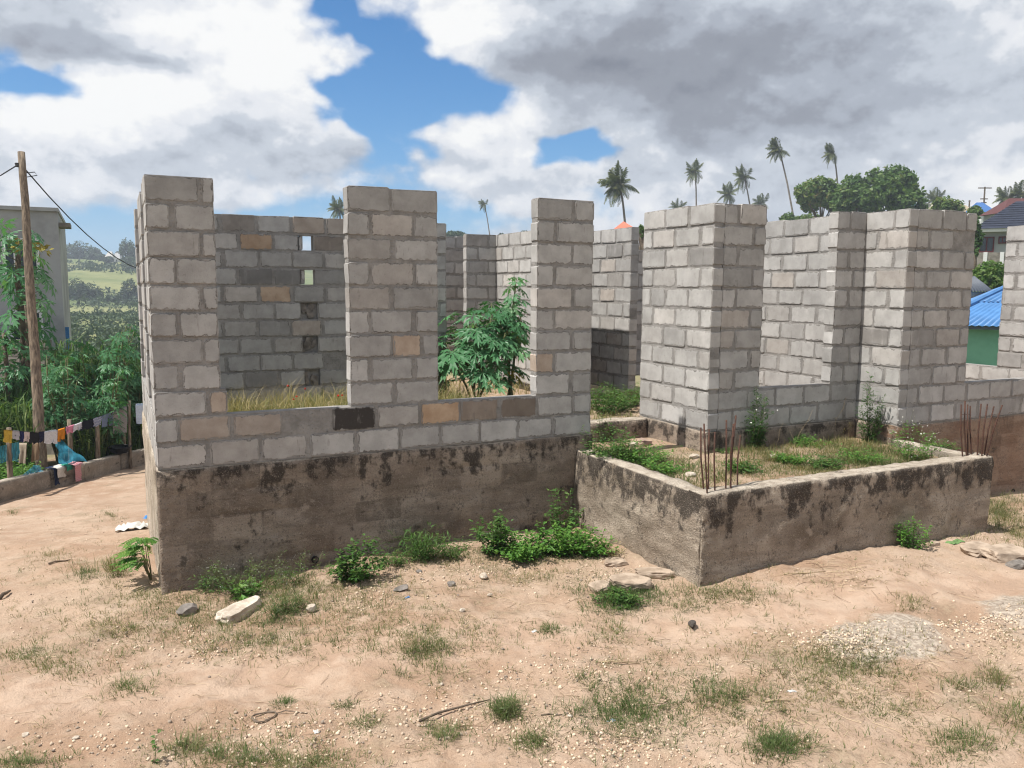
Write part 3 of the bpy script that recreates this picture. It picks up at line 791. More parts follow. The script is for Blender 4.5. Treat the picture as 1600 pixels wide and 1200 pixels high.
def tuft(s, pos, n, L, rng, spread=.05, lean=.7, w=.005, tint=(.2, .8)):
    for i in range(n):
        a = rng.uniform(0, 2 * math.pi); r = spread * math.sqrt(rng.random())
        b = pos + Vector((math.cos(a) * r, math.sin(a) * r, -.008))
        l_ = rng.uniform(.1, 1) * lean
        a += rng.uniform(-.8, .8)
        d = Vector((math.cos(a) * l_, math.sin(a) * l_, 1)).normalized()
        s.blade(b, d, L * rng.uniform(.45, 1.1), w * rng.uniform(.7, 1.3), rng.uniform(.05, .6), min(1, max(0, rng.uniform(*tint))))

HOUSE_BOXES = ((-.03, 4.82, -.03, 4.3), (4.5, 8.8, -2.4, 7.5), (8.6, 14.3, -1.2, 4.0))
def inhouse(x, y): return any(a < x < b and c < y < d for a, b, c, d in HOUSE_BOXES)
# --- grass on the open ground: patches seen in the photo (px, py, rx, ry, tufts, blade length, tint range)
grng = random.Random(5)
grass = Soup()
PATCH = [(330, 965, 110, 45, 150, .10, (.1, .75)), (180, 985, 70, 25, 60, .08, (.3, .8)), (100, 1045, 60, 18, 40, .07, (.3, .8)), (50, 1025, 35, 12, 36, .07, (.2, .7)), (200, 1075, 22, 10, 18, .10, (.1, .6)),
         (440, 940, 70, 40, 110, .14, (.05, .6)), (420, 1005, 45, 16, 30, .09, (.15, .7)), (230, 935, 50, 20, 45, .08, (.2, .8)), (135, 895, 14, 8, 14, .14, (0, .5)), (75, 870, 25, 8, 16, .09, (.3, .8)),
         (560, 950, 80, 30, 70, .08, (.2, .8)), (660, 1015, 45, 26, 80, .10, (.1, .7)), (620, 980, 100, 30, 60, .06, (.3, .9)), (740, 990, 60, 20, 30, .06, (.2, .8)), (860, 985, 20, 8, 22, .07, (.05, .5)),
         (960, 985, 50, 24, 40, .08, (.2, .8)), (1080, 935, 70, 20, 60, .10, (.1, .7)), (1150, 930, 60, 16, 46, .09, (.15, .8)), (970, 930, 36, 18, 150, .11, (0, .3)), (830, 905, 60, 14, 40, .07, (.3, .9)), 
         (980, 1110, 75, 40, 150, .08, (0, .45)), (1130, 1085, 60, 26, 80, .08, (0, .5)), (1310, 1040, 90, 28, 120, .09, (.2, .8)), (1240, 1085, 90, 30, 60, .06, (.4, 1)), (1400, 1110, 80, 20, 40, .07, (.2, .8)),
         (1500, 1160, 40, 24, 44, .08, (0, .6)), (1215, 1165, 28, 14, 50, .10, (0, .45)), (1550, 1065, 20, 14, 16, .12, (.3, .8)), (1500, 1070, 14, 8, 10, .10, (.2, .7)), (1425, 945, 16, 8, 12, .10, (.3, .8)),
         (790, 1112, 16, 10, 26, .13, (.0, .5)), (690, 1150, 28, 12, 26, .08, (.1, .6)), (570, 1130, 20, 8, 16, .07, (.1, .6)), (440, 1100, 14, 5, 10, .06, (0, .4)), (537, 1104, 10, 5, 8, .06, (0, .4)), (370, 1180, 60, 20, 60, .08, (.1, .6)),
         (480, 1195, 60, 10, 40, .08, (.1, .7)), (830, 1160, 30, 14, 30, .08, (.1, .6)), (300, 1170, 20, 14, 14, .12, (.2, .7)), (30, 1195, 40, 10, 30, .08, (.1, .6)), (1590, 1120, 16, 20, 16, .12, (.2, .7)),
         (1560, 800, 30, 22, 110, .16, (.1, .8)), (1590, 830, 20, 20, 50, .12, (.3, .9)), (1490, 835, 50, 6, 30, .08, (.3, .9)), (180, 890, 14, 10, 20, .20, (.3, .9)), (170, 805, 16, 6, 14, .10, (.2, .7)),
         (650, 870, 120, 16, 130, .10, (.1, .8)), (450, 915, 110, 16, 110, .10, (.1, .8)), (820, 870, 120, 14, 90, .08, (.2, .8)), (1290, 1010, 120, 30, 50, .05, (.5, 1)), (1360, 900, 120, 24, 30, .05, (.6, 1)), (20, 800, 10, 4, 8, .1, (.1, .6))]
for px, py, rx, ry, n, L, tr in PATCH:
    for i in range(int(n * 2.7)):
        sp_ = .5 if grng.random() < .5 else 1.1
        gx, gy = grng.gauss(0, sp_), grng.gauss(0, sp_)
        x, y = px + gx * rx, py + gy * ry
        if y > 1215 or y < 745: continue
        p = gpix(x, y)
        if inhouse(p.x, p.y): continue
        tuft(grass, p, grng.randint(4, 11), L * grng.uniform(.6, 1.2), grng, spread=.045 + .03 * L, lean=grng.uniform(.6, 2.2), w=.0038, tint=(tr[0], min(1, tr[1])))
for i in range(4600):       # loose stray tufts
    p = gpix(grng.uniform(-20, 1620), 1210 - 400 * grng.random() ** .75)
    if inhouse(p.x, p.y): continue
    if onpath(p) < .4: continue
    if mn.noise(Vector((p.x * 1.3, p.y * 1.3, 1))) + .5 * mn.noise(Vector((p.x * 4, p.y * 4, 7))) < .02: continue
    tuft(grass, p, grng.randint(2, 7), grng.uniform(.03, .085), grng, spread=.035, lean=1.5, w=.0042, tint=(.1, .95))
tag(grass.build('ground_grass', M_GRASS), 'sparse green and straw coloured grass scattered over the sandy yard', 'grass', kind='stuff')
# --- grass and weeds inside the walls
inner = Soup()
def infill(n, x0, x1, y0, y1, z, L, tr, lean=.8, w=.006, k=(6, 12), dens=None):
    for i in range(n):
        x, y = grng.uniform(x0, x1), grng.uniform(y0, y1)
        if dens and grng.random() > dens(x, y): continue
        tuft(inner, Vector((x, y, z)), grng.randint(*k), L * grng.uniform(.5, 1.2), grng, spread=.07, lean=lean, w=w, tint=tr)
infill(1700, .25, 4.6, .7, 3.9, -.09, .46, (.0, .35), w=.007)
infill(380, .4, 4.5, 2.2, 3.9, -.09, .62, (.3, 1.0), w=.005, lean=.6)
infill(150, 3.2, 6.3, 4.0, 6.1, -.09, .40, (.1, .9))
infill(160, 4.7, 6.4, 1.0, 2.7, -.12, .16, (0, .35), lean=1.2)
tag(inner.build('room_grass', M_DRY), 'tall green and dry yellow grass growing inside the roofless rooms', 'grass', kind='stuff')
inner = Soup()
mid = lambda x, y: .45 + .75 * max(0, min(1, .5 + 1.4 * mn.noise(Vector((x * 1.3, y * 1.3, 4)))))
infill(4200, XP + .3, XQ - .3, YP + .28, .5, PZ - .01, .095, (.0, .95), lean=1.5, w=.005, dens=mid)
infill(420, 6.4, 8.5, -1.2, -.6, PZ, .17, (.25, .95), lean=1.0, w=.005)
infill(300, 7.1, 8.5, -2.1, -1.2, PZ, .17, (.05, .75), lean=1.0, w=.005)
infill(140, 4.8, 5.6, -1.6, .3, PZ, .12, (0, .5), lean=1.2, w=.006)
tag(inner.build('porch_grass', M_GRASS), 'patchy green and dry grass on the soil inside the porch plinth', 'grass', kind='stuff')
red = Soup()
# --- individual weeds along the walls
WG = 'weeds growing at the foot of the foundation'
weed('shrub', gpix(555, 905), .46, .26, 22, 40, .06, .032, 'dark green leafy weed beside the weep pipe of the front foundation', seed=1, mat=M_WEED)
weed('flowering_weed', gpix(385, 928), .46, .36, 40, 24, .035, .010, 'wispy grey-green weed in pale flower at the foundation corner stone', seed=2, mat=M_WEED, flowers=M_SEED, nfl=9, fsize=.005, tint=(.4, .9))
weed('broadleaf_weed', gpix(385, 935), .20, .16, 9, 14, .075, .035, 'low green broadleaf weed beneath the wispy flowering weed', seed=3, mat=M_FRESH)
weed('tall_weed', gpix(660, 874), .42, .30, 46, 22, .085, .011, 'upright narrow-leaved green weed at the middle of the front foundation', seed=4, mat=M_WEED, upright=1.0)
weed('shrub', gpix(772, 862), .50, .24, 22, 40, .055, .028, 'dark bushy weed left of the leafy patch by the plinth corner', seed=5)
weed('leafy_weed', gpix(820, 868), .34, .36, 40, 36, .055, .028, 'light green leafy weed in the angle of facade and porch plinth', seed=6, mat=M_FRESH)
weed('leafy_weed', gpix(872, 864), .42, .34, 40, 36, .055, .028, 'bright green leafy weed against the side of the porch plinth', seed=7, mat=M_FRESH)
weed('climbing_weed', gpix(880, 842), .70, .22, 18, 34, .05, .026, 'tall dark weed climbing the corner where plinth meets facade', seed=8, mat=M_WEED)
weed('leafy_weed', gpix(920, 868), .36, .26, 28, 34, .05, .026, 'small green weed at the foot of the scuffed plinth side', seed=9, mat=M_FRESH)
weed('shrub', gpix(1424, 856), .36, .18, 20, 40, .042, .018, 'small bright green shrub against the mouldy plinth front', seed=10, mat=M_FRESH)
weed('tall_weed', gpix(1430, 855), .62, .05, 2, 26, .02, .008, 'thin seeding stalk rising from the small green shrub', seed=11, upright=1.2, tint=(.5, 1))
weed('flowering_weed', gpix(470, 905), .30, .24, 18, 14, .04, .009, 'grey seeding weed beside the pale slab', seed=12, flowers=M_SEED, nfl=5, fsize=.005, tint=(.4, .9))
weed('leafy_weed', gpix(440, 960), .20, .22, 24, 20, .07, .008, 'narrow-leaved green weed over the end of the pale slab', seed=13, upright=1.0, mat=M_GRASS, tint=(.0, .4))
weed('low_weed', gpix(968, 945), .17, .20, 30, 34, .035, .018, 'low dark green weed in front of the three flat slabs', seed=14)
weed('seedling', gpix(240, 1190), .26, .05, 2, 16, .03, .016, 'single thin seedling with dark leaves in the open sand', seed=15)
weed('dry_weed', gpix(795, 1118), .16, .07, 9, 14, .05, .006, 'dark spiky tuft with dry stalks in the open sand', seed=16, mat=M_GRASS, upright=1.2, tint=(0, .4))
weed('dry_weed', gpix(192, 985), .22, .22, 24, 8, .03, .005, 'dry brown seeding weed in the sand left of the house corner', seed=17, mat=M_DRY, stem=M_DRYSTEM, tint=(.2, .7))
weed('dry_weed', gpix(330, 1015), .20, .14, 16, 8, .03, .006, 'dark dry weed below the corner stone', seed=18, mat=M_DRY, tint=(.0, .5))
weed('straggling_weed', gpix(330, 920), .26, .24, 26, 16, .05, .012, 'straggling weed at the foundation beside the grey corner boulder', seed=70, tint=(.2, .9))
weed('straggling_weed', gpix(610, 880), .24, .26, 30, 16, .045, .012, 'straggling weed between the dark shrub and the narrow-leaved weed', seed=71, tint=(.2, .9))
weed('straggling_weed', gpix(710, 868), .22, .24, 26, 16, .045, .014, 'straggling weed right of the narrow-leaved weed at the foundation', seed=72, tint=(.2, .9))
weed('straggling_weed', gpix(180, 900), .30, .12, 16, 12, .05, .007, 'thin tall grass-like weed left of the sapling', seed=73, mat=M_GRASS, upright=1.2, tint=(.1, .8))
weed('straggling_weed', gpix(960, 868), .20, .16, 16, 12, .04, .010, 'thin dry-tipped weed at the middle of the scuffed plinth side', seed=74, mat=M_DRY, tint=(.1, .7))
def pz(px, py, z):
    d = pixdir(px, py); return CAM + d * ((z - CAM.z) / d.z)
weed('tall_weed', pz(1178, 704, PZ), .84, .14, 18, 64, .065, .013, 'tall dark narrow-leaved weed against the pillar beside the porch window', seed=20, upright=.9, tint=(.1, .6), flowers=M_FLOWER, nfl=1, fsize=.01)
weed('tall_weed', pz(1356, 694, PZ), .90, .14, 18, 64, .065, .013, 'tall dark narrow-leaved weed in the porch corner below the wing', seed=21, upright=.9, tint=(.1, .6))
weed('flowering_weed', pz(1425, 718, PZ), .50, .30, 26, 30, .045, .016, 'green weed with white flower heads behind the plinth corner bars', seed=22, mat=M_FRESH, flowers=M_FLOWER, nfl=4, fsize=.008)
weed('flowering_weed', pz(1300, 684, PZ), .45, .28, 22, 18, .05, .008, 'dry grassy weed with a yellow flower under the porch window', seed=23, mat=M_DRY, flowers=M_YEL, nfl=0, stem=M_DRYSTEM, tint=(.1, .8), upright=1)
weed('leafy_weed', pz(955, 722, PZ), .50, .34, 36, 40, .045, .022, 'leafy green weed on the plinth ledge beside the facade end', seed=24, mat=M_WEED, tint=(.2, .8))
weed('leafy_weed', pz(1005, 722, PZ), .26, .36, 40, 34, .04, .02, 'low spreading green weed inside the plinth beside the ledge', seed=25, mat=M_FRESH)
weed('tall_weed', pz(945, 690, PZ), .65, .16, 10, 30, .04, .016, 'tall thin weed at the doorway next to the facade end', seed=26, tint=(.2, .7))
for i, (px, py, h) in enumerate(((950, 645, .50), (975, 640, .45), (990, 632, .38), (938, 640, .45), (962, 632, .4))):
    weed('doorway_weed', pz(px, py, -.12), h, .34, 26, 30, .055, .022, 'lush green weed filling the hall floor behind the doorway', group='weeds in the hall', seed=30 + i, mat=M_WEED, tint=(.2, .8))
for i, (px, py, h, w, lab) in enumerate(((1040, 738, .14, .22, 'low leafy weed inside the plinth between ledge and bars'), (1165, 735, .15, .26, 'low green weed in the porch soil right of the corner bars'), (1230, 722, .13, .24, 'low green weed around the pale porch stone'), (1290, 728, .15, .26, 'low green weed behind the middle of the plinth front'), (1350, 722, .20, .28, 'green weed mat left of the white-flowered weed'), (1120, 705, .12, .24, 'low green weed before the porch pillar foundation'), (1265, 700, .22, .26, 'straggly green weed below the porch window'), (1470, 706, .16, .2, 'low weed beside the far corner bars'))):
    weed('low_weed', pz(px, py, PZ), h, w, 34, 26, .04, .018, lab, seed=90 + i, mat=(M_FRESH, M_WEED)[i % 2], tint=(.15, .8))
# bare dry stalks on the porch
for i, (a, b, c, d) in enumerate(((1236, 700, 1270, 640), (1250, 702, 1232, 668), (1298, 690, 1322, 620), (1210, 704, 1224, 660), (1393, 668, 1440, 660), (975, 680, 985, 640), (1470, 690, 1436, 662))):
    p0 = pz(a, b, PZ); p1 = at(c, d, (p0 - CAM).dot(FW)); s_ = Soup(); s_.tube(stemline(p0 - Vector((0, 0, .03)), p1, random.Random(i), 4, .08), [.003, .0025, .002, .0016, .001], 4)
    tag(s_.build('dry_stalk', M_DRYSTEM), 'single bare dry stalk standing in the porch soil', 'stalk', 'dry stalks in the porch')
# sapling with compound leaves at the outer left corner
def compound(s, base, d, L, n, ll, rng, tint):
    d = d.normalized(); side = d.cross(Vector((0, 0, 1))).normalized()
    for i in range(n):
        f = .25 + .75 * i / n; p = base + d * L * f - Vector((0, 0, L * .35 * f * f))
        for sg in (-1, 1): s.leaf(p, side * sg + d * .5 - Vector((0, 0, .25)), Vector((0, 0, 1)), ll * (1 - .4 * f), ll * .36, min(1, max(0, tint + rng.uniform(-.2, .2))), .2)
    s.leaf(base + d * L - Vector((0, 0, L * .35)), d, Vector((0, 0, 1)), ll * .7, ll * .3, tint, .2)
sap = empty('sapling', gpix(236, 905), 'broad-leaved green sapling leaning out beside the outer left wall', 'sapling')
rng = random.Random(3); st, lf = Soup(), Soup()
for i in range(9):
    a = rng.uniform(2.0, 4.6); h = rng.uniform(.12, .5)
    t = Vector((math.cos(a) * rng.uniform(.05, .16), math.sin(a) * .12, h))
    st.tube(stemline(Vector((0, 0, -.03)), t, rng), [.008, .006, .005, .004, .003], 5)
    for k in range(3):
        a2 = a + rng.uniform(-1.2, 1.2); compound(lf, t, Vector((math.cos(a2), math.sin(a2), .25)), rng.uniform(.16, .28), 7, .09, rng, rng.uniform(.3, .8))
tag(st.build('stems', M_STEM, sap, loc=(0, 0, 0)), kind='stuff'); tag(lf.build('leaves', M_FRESH, sap, loc=(0, 0, 0)), kind='stuff')

# ------------------------------------------------------------------ stones, gravel, litter
import bmesh
def rock(name, pos, size, rotz, mat, label, seed=0, group=None, flat=.0, cat='stone', sub=3, boxy=0.0, tilt=(0, 0), lump=.22):
    bm = bmesh.new(); bmesh.ops.create_icosphere(bm, subdivisions=sub, radius=1)
    off = Vector((seed * 3.7, seed * 1.3, 0)); pr_ = random.Random(seed + 500); planes = [(runit(pr_), pr_.uniform(.68, .95)) for _ in range(14)]
    if boxy: planes = [(Vector((math.cos(a_), math.sin(a_), pr_.uniform(-.15, .25))).normalized(), pr_.uniform(.80, 1.12)) for a_ in [pr_.uniform(0, 6.28) for _ in range(7)]] + [(Vector((pr_.uniform(-.12, .12), pr_.uniform(-.12, .12), 1)).normalized(), .80)]
    for v in bm.verts:
        n_ = v.co.normalized()
        if boxy:
            k = 1 / max(abs(n_.x), abs(n_.y), abs(n_.z)); k = 1 + (k - 1) * boxy; n_ = n_ * k
        f = 1 + lump * mn.fractal(v.co * 1.6 + off, .9, 2.0, 4) + .05 * mn.noise(v.co * 7 + off)
        q = n_ * f
        for pn, pd in planes:
            e = q.dot(pn)
            if e > pd: q = q - pn * (e - pd)
        q += n_ * .025 * mn.noise(v.co * 5 + off)
        v.co = Vector((q.x * size[0] / 2, q.y * size[1] / 2, q.z * size[2] / 2))
    me = bpy.data.meshes.new(name); bm.to_mesh(me); bm.free()
    o = link(name, me, mat); o.location = pos + Vector((0, 0, size[2] * (.5 - flat)))
    o.rotation_euler = (tilt[0], tilt[1], rotz)
    return tag(o, label, cat, group)
SG = 'flat slabs lying by the plinth'
rock('stone', gpix(294, 957), (.22, .15, .11), .2, M_GREYSTONE, 'grey boulder lying at the foot of the left house corner', 1, flat=.25)
rock('stone_slab', gpix(378, 962), (.46, .17, .15), .55, M_STONE, 'long pale squared stone lying by the front foundation', 2, boxy=.75, flat=.2, tilt=(0, -.12))
rock('stone', gpix(487, 955), (.10, .08, .09), .2, M_STONE, 'small white stone right of the long pale stone', 3, flat=.2)
rock('stone', gpix(628, 922), (.17, .10, .06), .1, M_GREYSTONE, 'flat dark stone on the rubble patch', 4, flat=.2)
rock('stone_slab', gpix(938, 921), (.24, .18, .07), .3, M_SLAB, 'small broken slab at the left of three flat slabs', 5, boxy=.7, flat=.12)
rock('stone_slab', gpix(985, 915), (.42, .26, .10), -.35, M_SLAB, 'largest flat slab in front of the scuffed plinth side', 6, boxy=.8, flat=.12)
rock('stone_slab', gpix(1022, 900), (.38, .20, .085), -.4, M_SLAB, 'long flat slab against the scuffed plinth side', 7, boxy=.8, flat=.12)
rock('stone_slab', gpix(960, 882), (.26, .16, .07), -.2, M_SLAB, 'rounded sandy slab behind the largest flat slab', 8, boxy=.5, flat=.12)
rock('stone', gpix(1081, 979), (.105, .075, .07), 1.0, plain('dark_rubber', (.085, .072, .062), var=.3, scale=30), 'dark grey rounded stone on the path before the plinth corner', 9, flat=.15, lump=.3)
rock('stone', gpix(968, 949), (.09, .06, .035), .1, M_GREYSTONE, 'small grey stone before the low dark weed', 10, flat=.25)
rock('stone_slab', gpix(1525, 862), (.42, .25, .10), .1, M_SLAB, 'long sandy slab beside the far plinth end', 11, boxy=.7, flat=.12)
rock('stone_slab', gpix(1572, 872), (.48, .36, .13), -.15, M_SLAB, 'thick broken slab on the path edge beyond the plinth', 12, boxy=.75, flat=.12)
rock('stone', gpix(1588, 886), (.30, .20, .13), .2, M_GREYSTONE, 'grey rubble lump in front of the thick broken slab', 13, flat=.35)
rock('stone', gpix(1460, 852), (.16, .10, .07), .2, M_SLAB, 'sandy stone beside the small shrub at the plinth', 14, flat=.2)
rock('brick', pz(1006, 697, PZ), (.21, .16, .10), .5, plain('pinkish_block', (.38, .27, .21), var=.3, scale=9), 'pinkish broken block on the porch soil', 15, boxy=.8, tilt=(.2, .1), cat='brick')
rock('stone', pz(989, 698, PZ), (.16, .10, .07), .2, M_STONE, 'pale stone beside the pinkish broken block', 16, flat=.1)
rock('stone', pz(1084, 716, PZ), (.17, .11, .07), .2, M_STONE, 'pale stone in the porch grass left of the starter bars', 17, flat=.2)
rock('stone', pz(1078, 744, PZ), (.14, .10, .07), .2, M_STONE, 'pale stone inside the plinth near its corner', 18, flat=.2)
rock('stone', pz(1208, 716, PZ), (.17, .12, .08), .8, M_STONE, 'pale stone in the middle of the porch soil', 19, flat=.2)
for i, (px, py, w) in enumerate(((705, 915, .10), (756, 903, .12), (655, 895, .08), (765, 931, .06), (722, 955, .07), (540, 905, .07), (118, 1155, .05), (40, 1150, .055), (1180, 990, .035), (1110, 990, .03), (690, 1070, .035), (890, 1120, .04), (320, 1175, .045))):
    rock('stone', gpix(px, py), (w, w * .75, w * .55), i * 1.1, (M_STONE, M_GREYSTONE)[i in (0, 2)], 'small loose stone lying on the sandy yard', 30 + i, 'loose stones in the yard', sub=2, flat=.2)

def gravel():
    rng = np.random.default_rng(4); r = random.Random(4)
    ico = bmesh.new(); bmesh.ops.create_icosphere(ico, subdivisions=1, radius=1)
    bv = np.array([v.co for v in ico.verts]); bf = np.array([[v.index for v in f.verts] for f in ico.faces]); ico.free()
    spots = []
    def put(px, py, size):
        p = gpix(px, py)
        if onpath(p) < .38 and r.random() < .85: return
        if not inhouse(p.x, p.y): spots.append((p, min(size, .016)))
    # thin scatter, denser in the bands of pebbles seen on the path edges and below the facade
    for k in range(12000):
        x = r.uniform(-20, 1620); y = 1210 - 420 * r.random() ** .7
        n_ = mn.noise(Vector((x * .006, y * .012, 2))) * .5 + .5
        band = .10 + .9 * max(0, n_ - .38) * 2.2
        if r.random() < min(1, band): put(x, y, r.lognormvariate(-5.25, .5))
    for px, py, rx, ry, n in ((310, 1010, 130, 50, 330), (700, 1120, 230, 60, 520), (1000, 1170, 180, 50, 520), (440, 1150, 140, 60, 380), (720, 895, 170, 30, 380), (860, 1050, 120, 30, 220), (1310, 1000, 80, 28, 700), (1530, 975, 90, 38, 800), (960, 900, 80, 20, 160), (560, 930, 100, 26, 160), (180, 1160, 150, 40, 200)):
        for k in range(n): put(px + r.gauss(0, .5) * rx, py + r.gauss(0, .5) * ry, r.lognormvariate(-4.9, .55))
    n = len(spots); print('gravel', n)
    V = np.empty((n, len(bv), 3)); T = np.empty((n, len(bv)))
    for i, (p, s_) in enumerate(spots):
        A = rng.normal(size=(3, 3)); Q, _ = np.linalg.qr(A)
        sc = s_ * np.array([1, rng.uniform(.6, 1), rng.uniform(.45, .8)])
        V[i] = (bv * rng.uniform(.8, 1.15, (len(bv), 1)) * sc) @ Q.T + np.array([p.x, p.y, p.z + s_ * .25]); T[i] = rng.random()
    F = (bf[None] + (np.arange(n) * len(bv))[:, None, None]).reshape(-1, 3)
    m_, gg, bs, ou = newmat('gravel')
    rr = gg.n('ShaderNodeValToRGB', {0: attr(gg, 'tint')}); e = rr.color_ramp.elements
    e[0].color = (.30, .21, .15, 1); e[1].color = (.62, .50, .37, 1); q = e.new(.5); q.color = (.52, .40, .29, 1); q = e.new(.03); q.color = (.20, .165, .135, 1)
    gg.put(bs.inputs['Base Color'], rr.outputs[0])
    tag(link('gravel', mesh('gravel', V, F, False, T.ravel()), m_), 'loose pale pebbles scattered over the sandy yard', 'gravel', kind='stuff')
gravel()
# straw and twigs
straw = Soup(); r = random.Random(8)
for px, py, rx, ry, n in ((1290, 893, 70, 26, 110), (1320, 905, 50, 20, 40), (1420, 900, 160, 50, 40), (1000, 1060, 500, 120, 90), (300, 1080, 300, 90, 60), (700, 950, 300, 60, 70), (1400, 1080, 180, 90, 90), (130, 860, 110, 50, 50), (500, 930, 300, 60, 160), (900, 1130, 500, 80, 160), (1350, 1050, 260, 80, 160)):
    for k in range(n):
        p = gpix(px + r.gauss(0, .5) * rx, py + r.gauss(0, .5) * ry)
        if inhouse(p.x, p.y): continue
        a = r.uniform(0, 6.3); L = r.uniform(.04, .20); q = p + Vector((math.cos(a) * L, math.sin(a) * L, 0)); q.z = gzf(q.x, q.y) + .006
        m_ = (p + q) / 2 + Vector((r.uniform(-.2, .2) * L, r.uniform(-.2, .2) * L, .008))
        straw.tube([p + Vector((0, 0, .005)), m_, q], [.0018, .0018, .0012], 3, r.random(), cap=False)
m_, gg, bs, ou = newmat('straw'); gg.put(bs.inputs['Base Color'], gg.mix(attr(gg, 'tint'), (.16, .10, .06), (.55, .43, .28)))
tag(straw.build('straw_litter', m_), 'broken straw and thin twigs littering the yard', 'straw', kind='stuff')
TW = 'thin dry stick lying on the open sand'
for i, (a, b, c, d, w, lab) in enumerate(((655, 1128, 765, 1095, .008, 'long bent dry stick on the open sand'), (1180, 946, 1232, 940, .006, 'pale stick lying before the plinth front'), (1225, 898, 1290, 893, .006, 'pale broken stalk by the heap of straw'), (935, 1036, 1000, 1038, .006, 'straight pale stick on the path'), (1195, 1098, 1235, 1096, .006, 'orange-brown stick beside the grass patch'), (845, 1118, 880, 1117, .005, 'short brown stick by the spiky tuft'), (76, 882, 110, 876, .012, 'dark stick in the sand left of the house'), (0, 938, 16, 926, .02, 'dark weathered root end at the yard edge'))):
    p, q = gpix(a, b), gpix(c, d); s_ = Soup(); up = Vector((0, 0, w))
    s_.tube([p + up, p.lerp(q, .3) + up * 1.8 + rv(r, .01), p.lerp(q, .7) + up * 1.5 + rv(r, .01), q + up], [w, w, w * .8, w * .5], 6)
    tag(s_.build('stick', (M_DRYSTEM, M_BARK)[i in (0, 5, 6, 7)], smooth=True), lab, 'stick')
# coil of dark wire
s_ = Soup(); c0 = gpix(412, 1122); pts = []
for k in range(46):
    a = k * .42; rr_ = .055 + .006 * math.sin(k * 1.3); pts.append(c0 + Vector((math.cos(a) * rr_ * 1.4, math.sin(a) * rr_, .012 + .004 * math.sin(k * .9))))
e_ = gpix(480, 1116); pts += [pts[-1].lerp(e_, .3) + Vector((0, 0, .02)), pts[-1].lerp(e_, .7) + Vector((0, 0, .012)), e_ + Vector((0, 0, .006))]
s_.tube(pts, .0035, 5); tag(s_.build('vine_coil', M_BARK), 'coiled dark wiry vine lying on the sand', 'vine')
# litter
def rag(name, pos, sx, sy, h, mat, label, cat='litter', seed=0, rot=0.0, n=9):
    V = []; F = []; c_, s1 = math.cos(rot), math.sin(rot)
    for i in range(n):
        for k in range(n):
            u, v = i / (n - 1) * 2 - 1, k / (n - 1) * 2 - 1
            e = 1 + .22 * mn.noise(Vector((u * 1.5, v * 1.5, seed)))
            z = max(.002, h * (.5 + mn.fractal(Vector((u * 1.8 + seed, v * 1.8, seed)), .7, 2, 3)) * (1 - .6 * max(abs(u), abs(v)) ** 2))
            x, y = u * sx * e / 2, v * sy * e / 2
            X, Y = pos.x + x * c_ - y * s1, pos.y + x * s1 + y * c_
            V.append((X - pos.x, Y - pos.y, (gzf(X, Y) if pos.z < gzf(pos.x, pos.y) + .05 else pos.z) - pos.z + z))
    for i in range(n - 1):
        for k in range(n - 1): F.append((i * n + k, (i + 1) * n + k, (i + 1) * n + k + 1, i * n + k + 1))
    me = bpy.data.meshes.new(name); me.from_pydata(V, [], F); me.polygons.foreach_set('use_smooth', np.ones(len(me.polygons), bool))
    o = link(name, me, mat); o.location = pos; tag(o, label, cat); return o
M_WHITEP = plain('white_plastic', (.52, .51, .48), var=.12, rough=.5); M_BLUEP = plain('blue_plastic', (.05, .22, .50), var=.2, rough=.4)
rag('plastic_bag', gpix(206, 828), .40, .24, .16, M_WHITEP, 'crumpled white plastic bag beside the outer left wall', 'bag', 1)
rag('plastic_wrapper', gpix(231, 810), .16, .10, .05, M_BLUEP, 'blue plastic wrapper close to the outer left wall', 'wrapper', 2)
rag('plastic_wrapper', gpix(636, 934), .05, .03, .015, M_BLUEP, 'tiny blue wrapper below the flat dark stone', 'wrapper', 3)
rag('paper_scrap', gpix(835, 987), .045, .03, .015, M_WHITEP, 'tiny white scrap beside a green tuft', 'scrap', 4)
rag('paper_scrap', gpix(1238, 1080), .075, .035, .012, M_WHITEP, 'white paper scrap between the grass patches', 'scrap', 5)
rag('plastic_wrapper', gpix(955, 1127), .07, .03, .015, plain('grey_foil', (.20, .24, .27), rough=.4), 'grey foil wrapper in the green patch', 'wrapper', 6)
rag('bottle_cap', gpix(495, 1144), .035, .03, .02, M_WHITEP, 'small white scrap near the coiled vine', 'scrap', 7)
rag('leaf_litter', gpix(1494, 848), .22, .10, .03, plain('pale_leaf', (.13, .22, .08)), 'pale green fallen leaf at the far plinth end', 'leaf', 8)

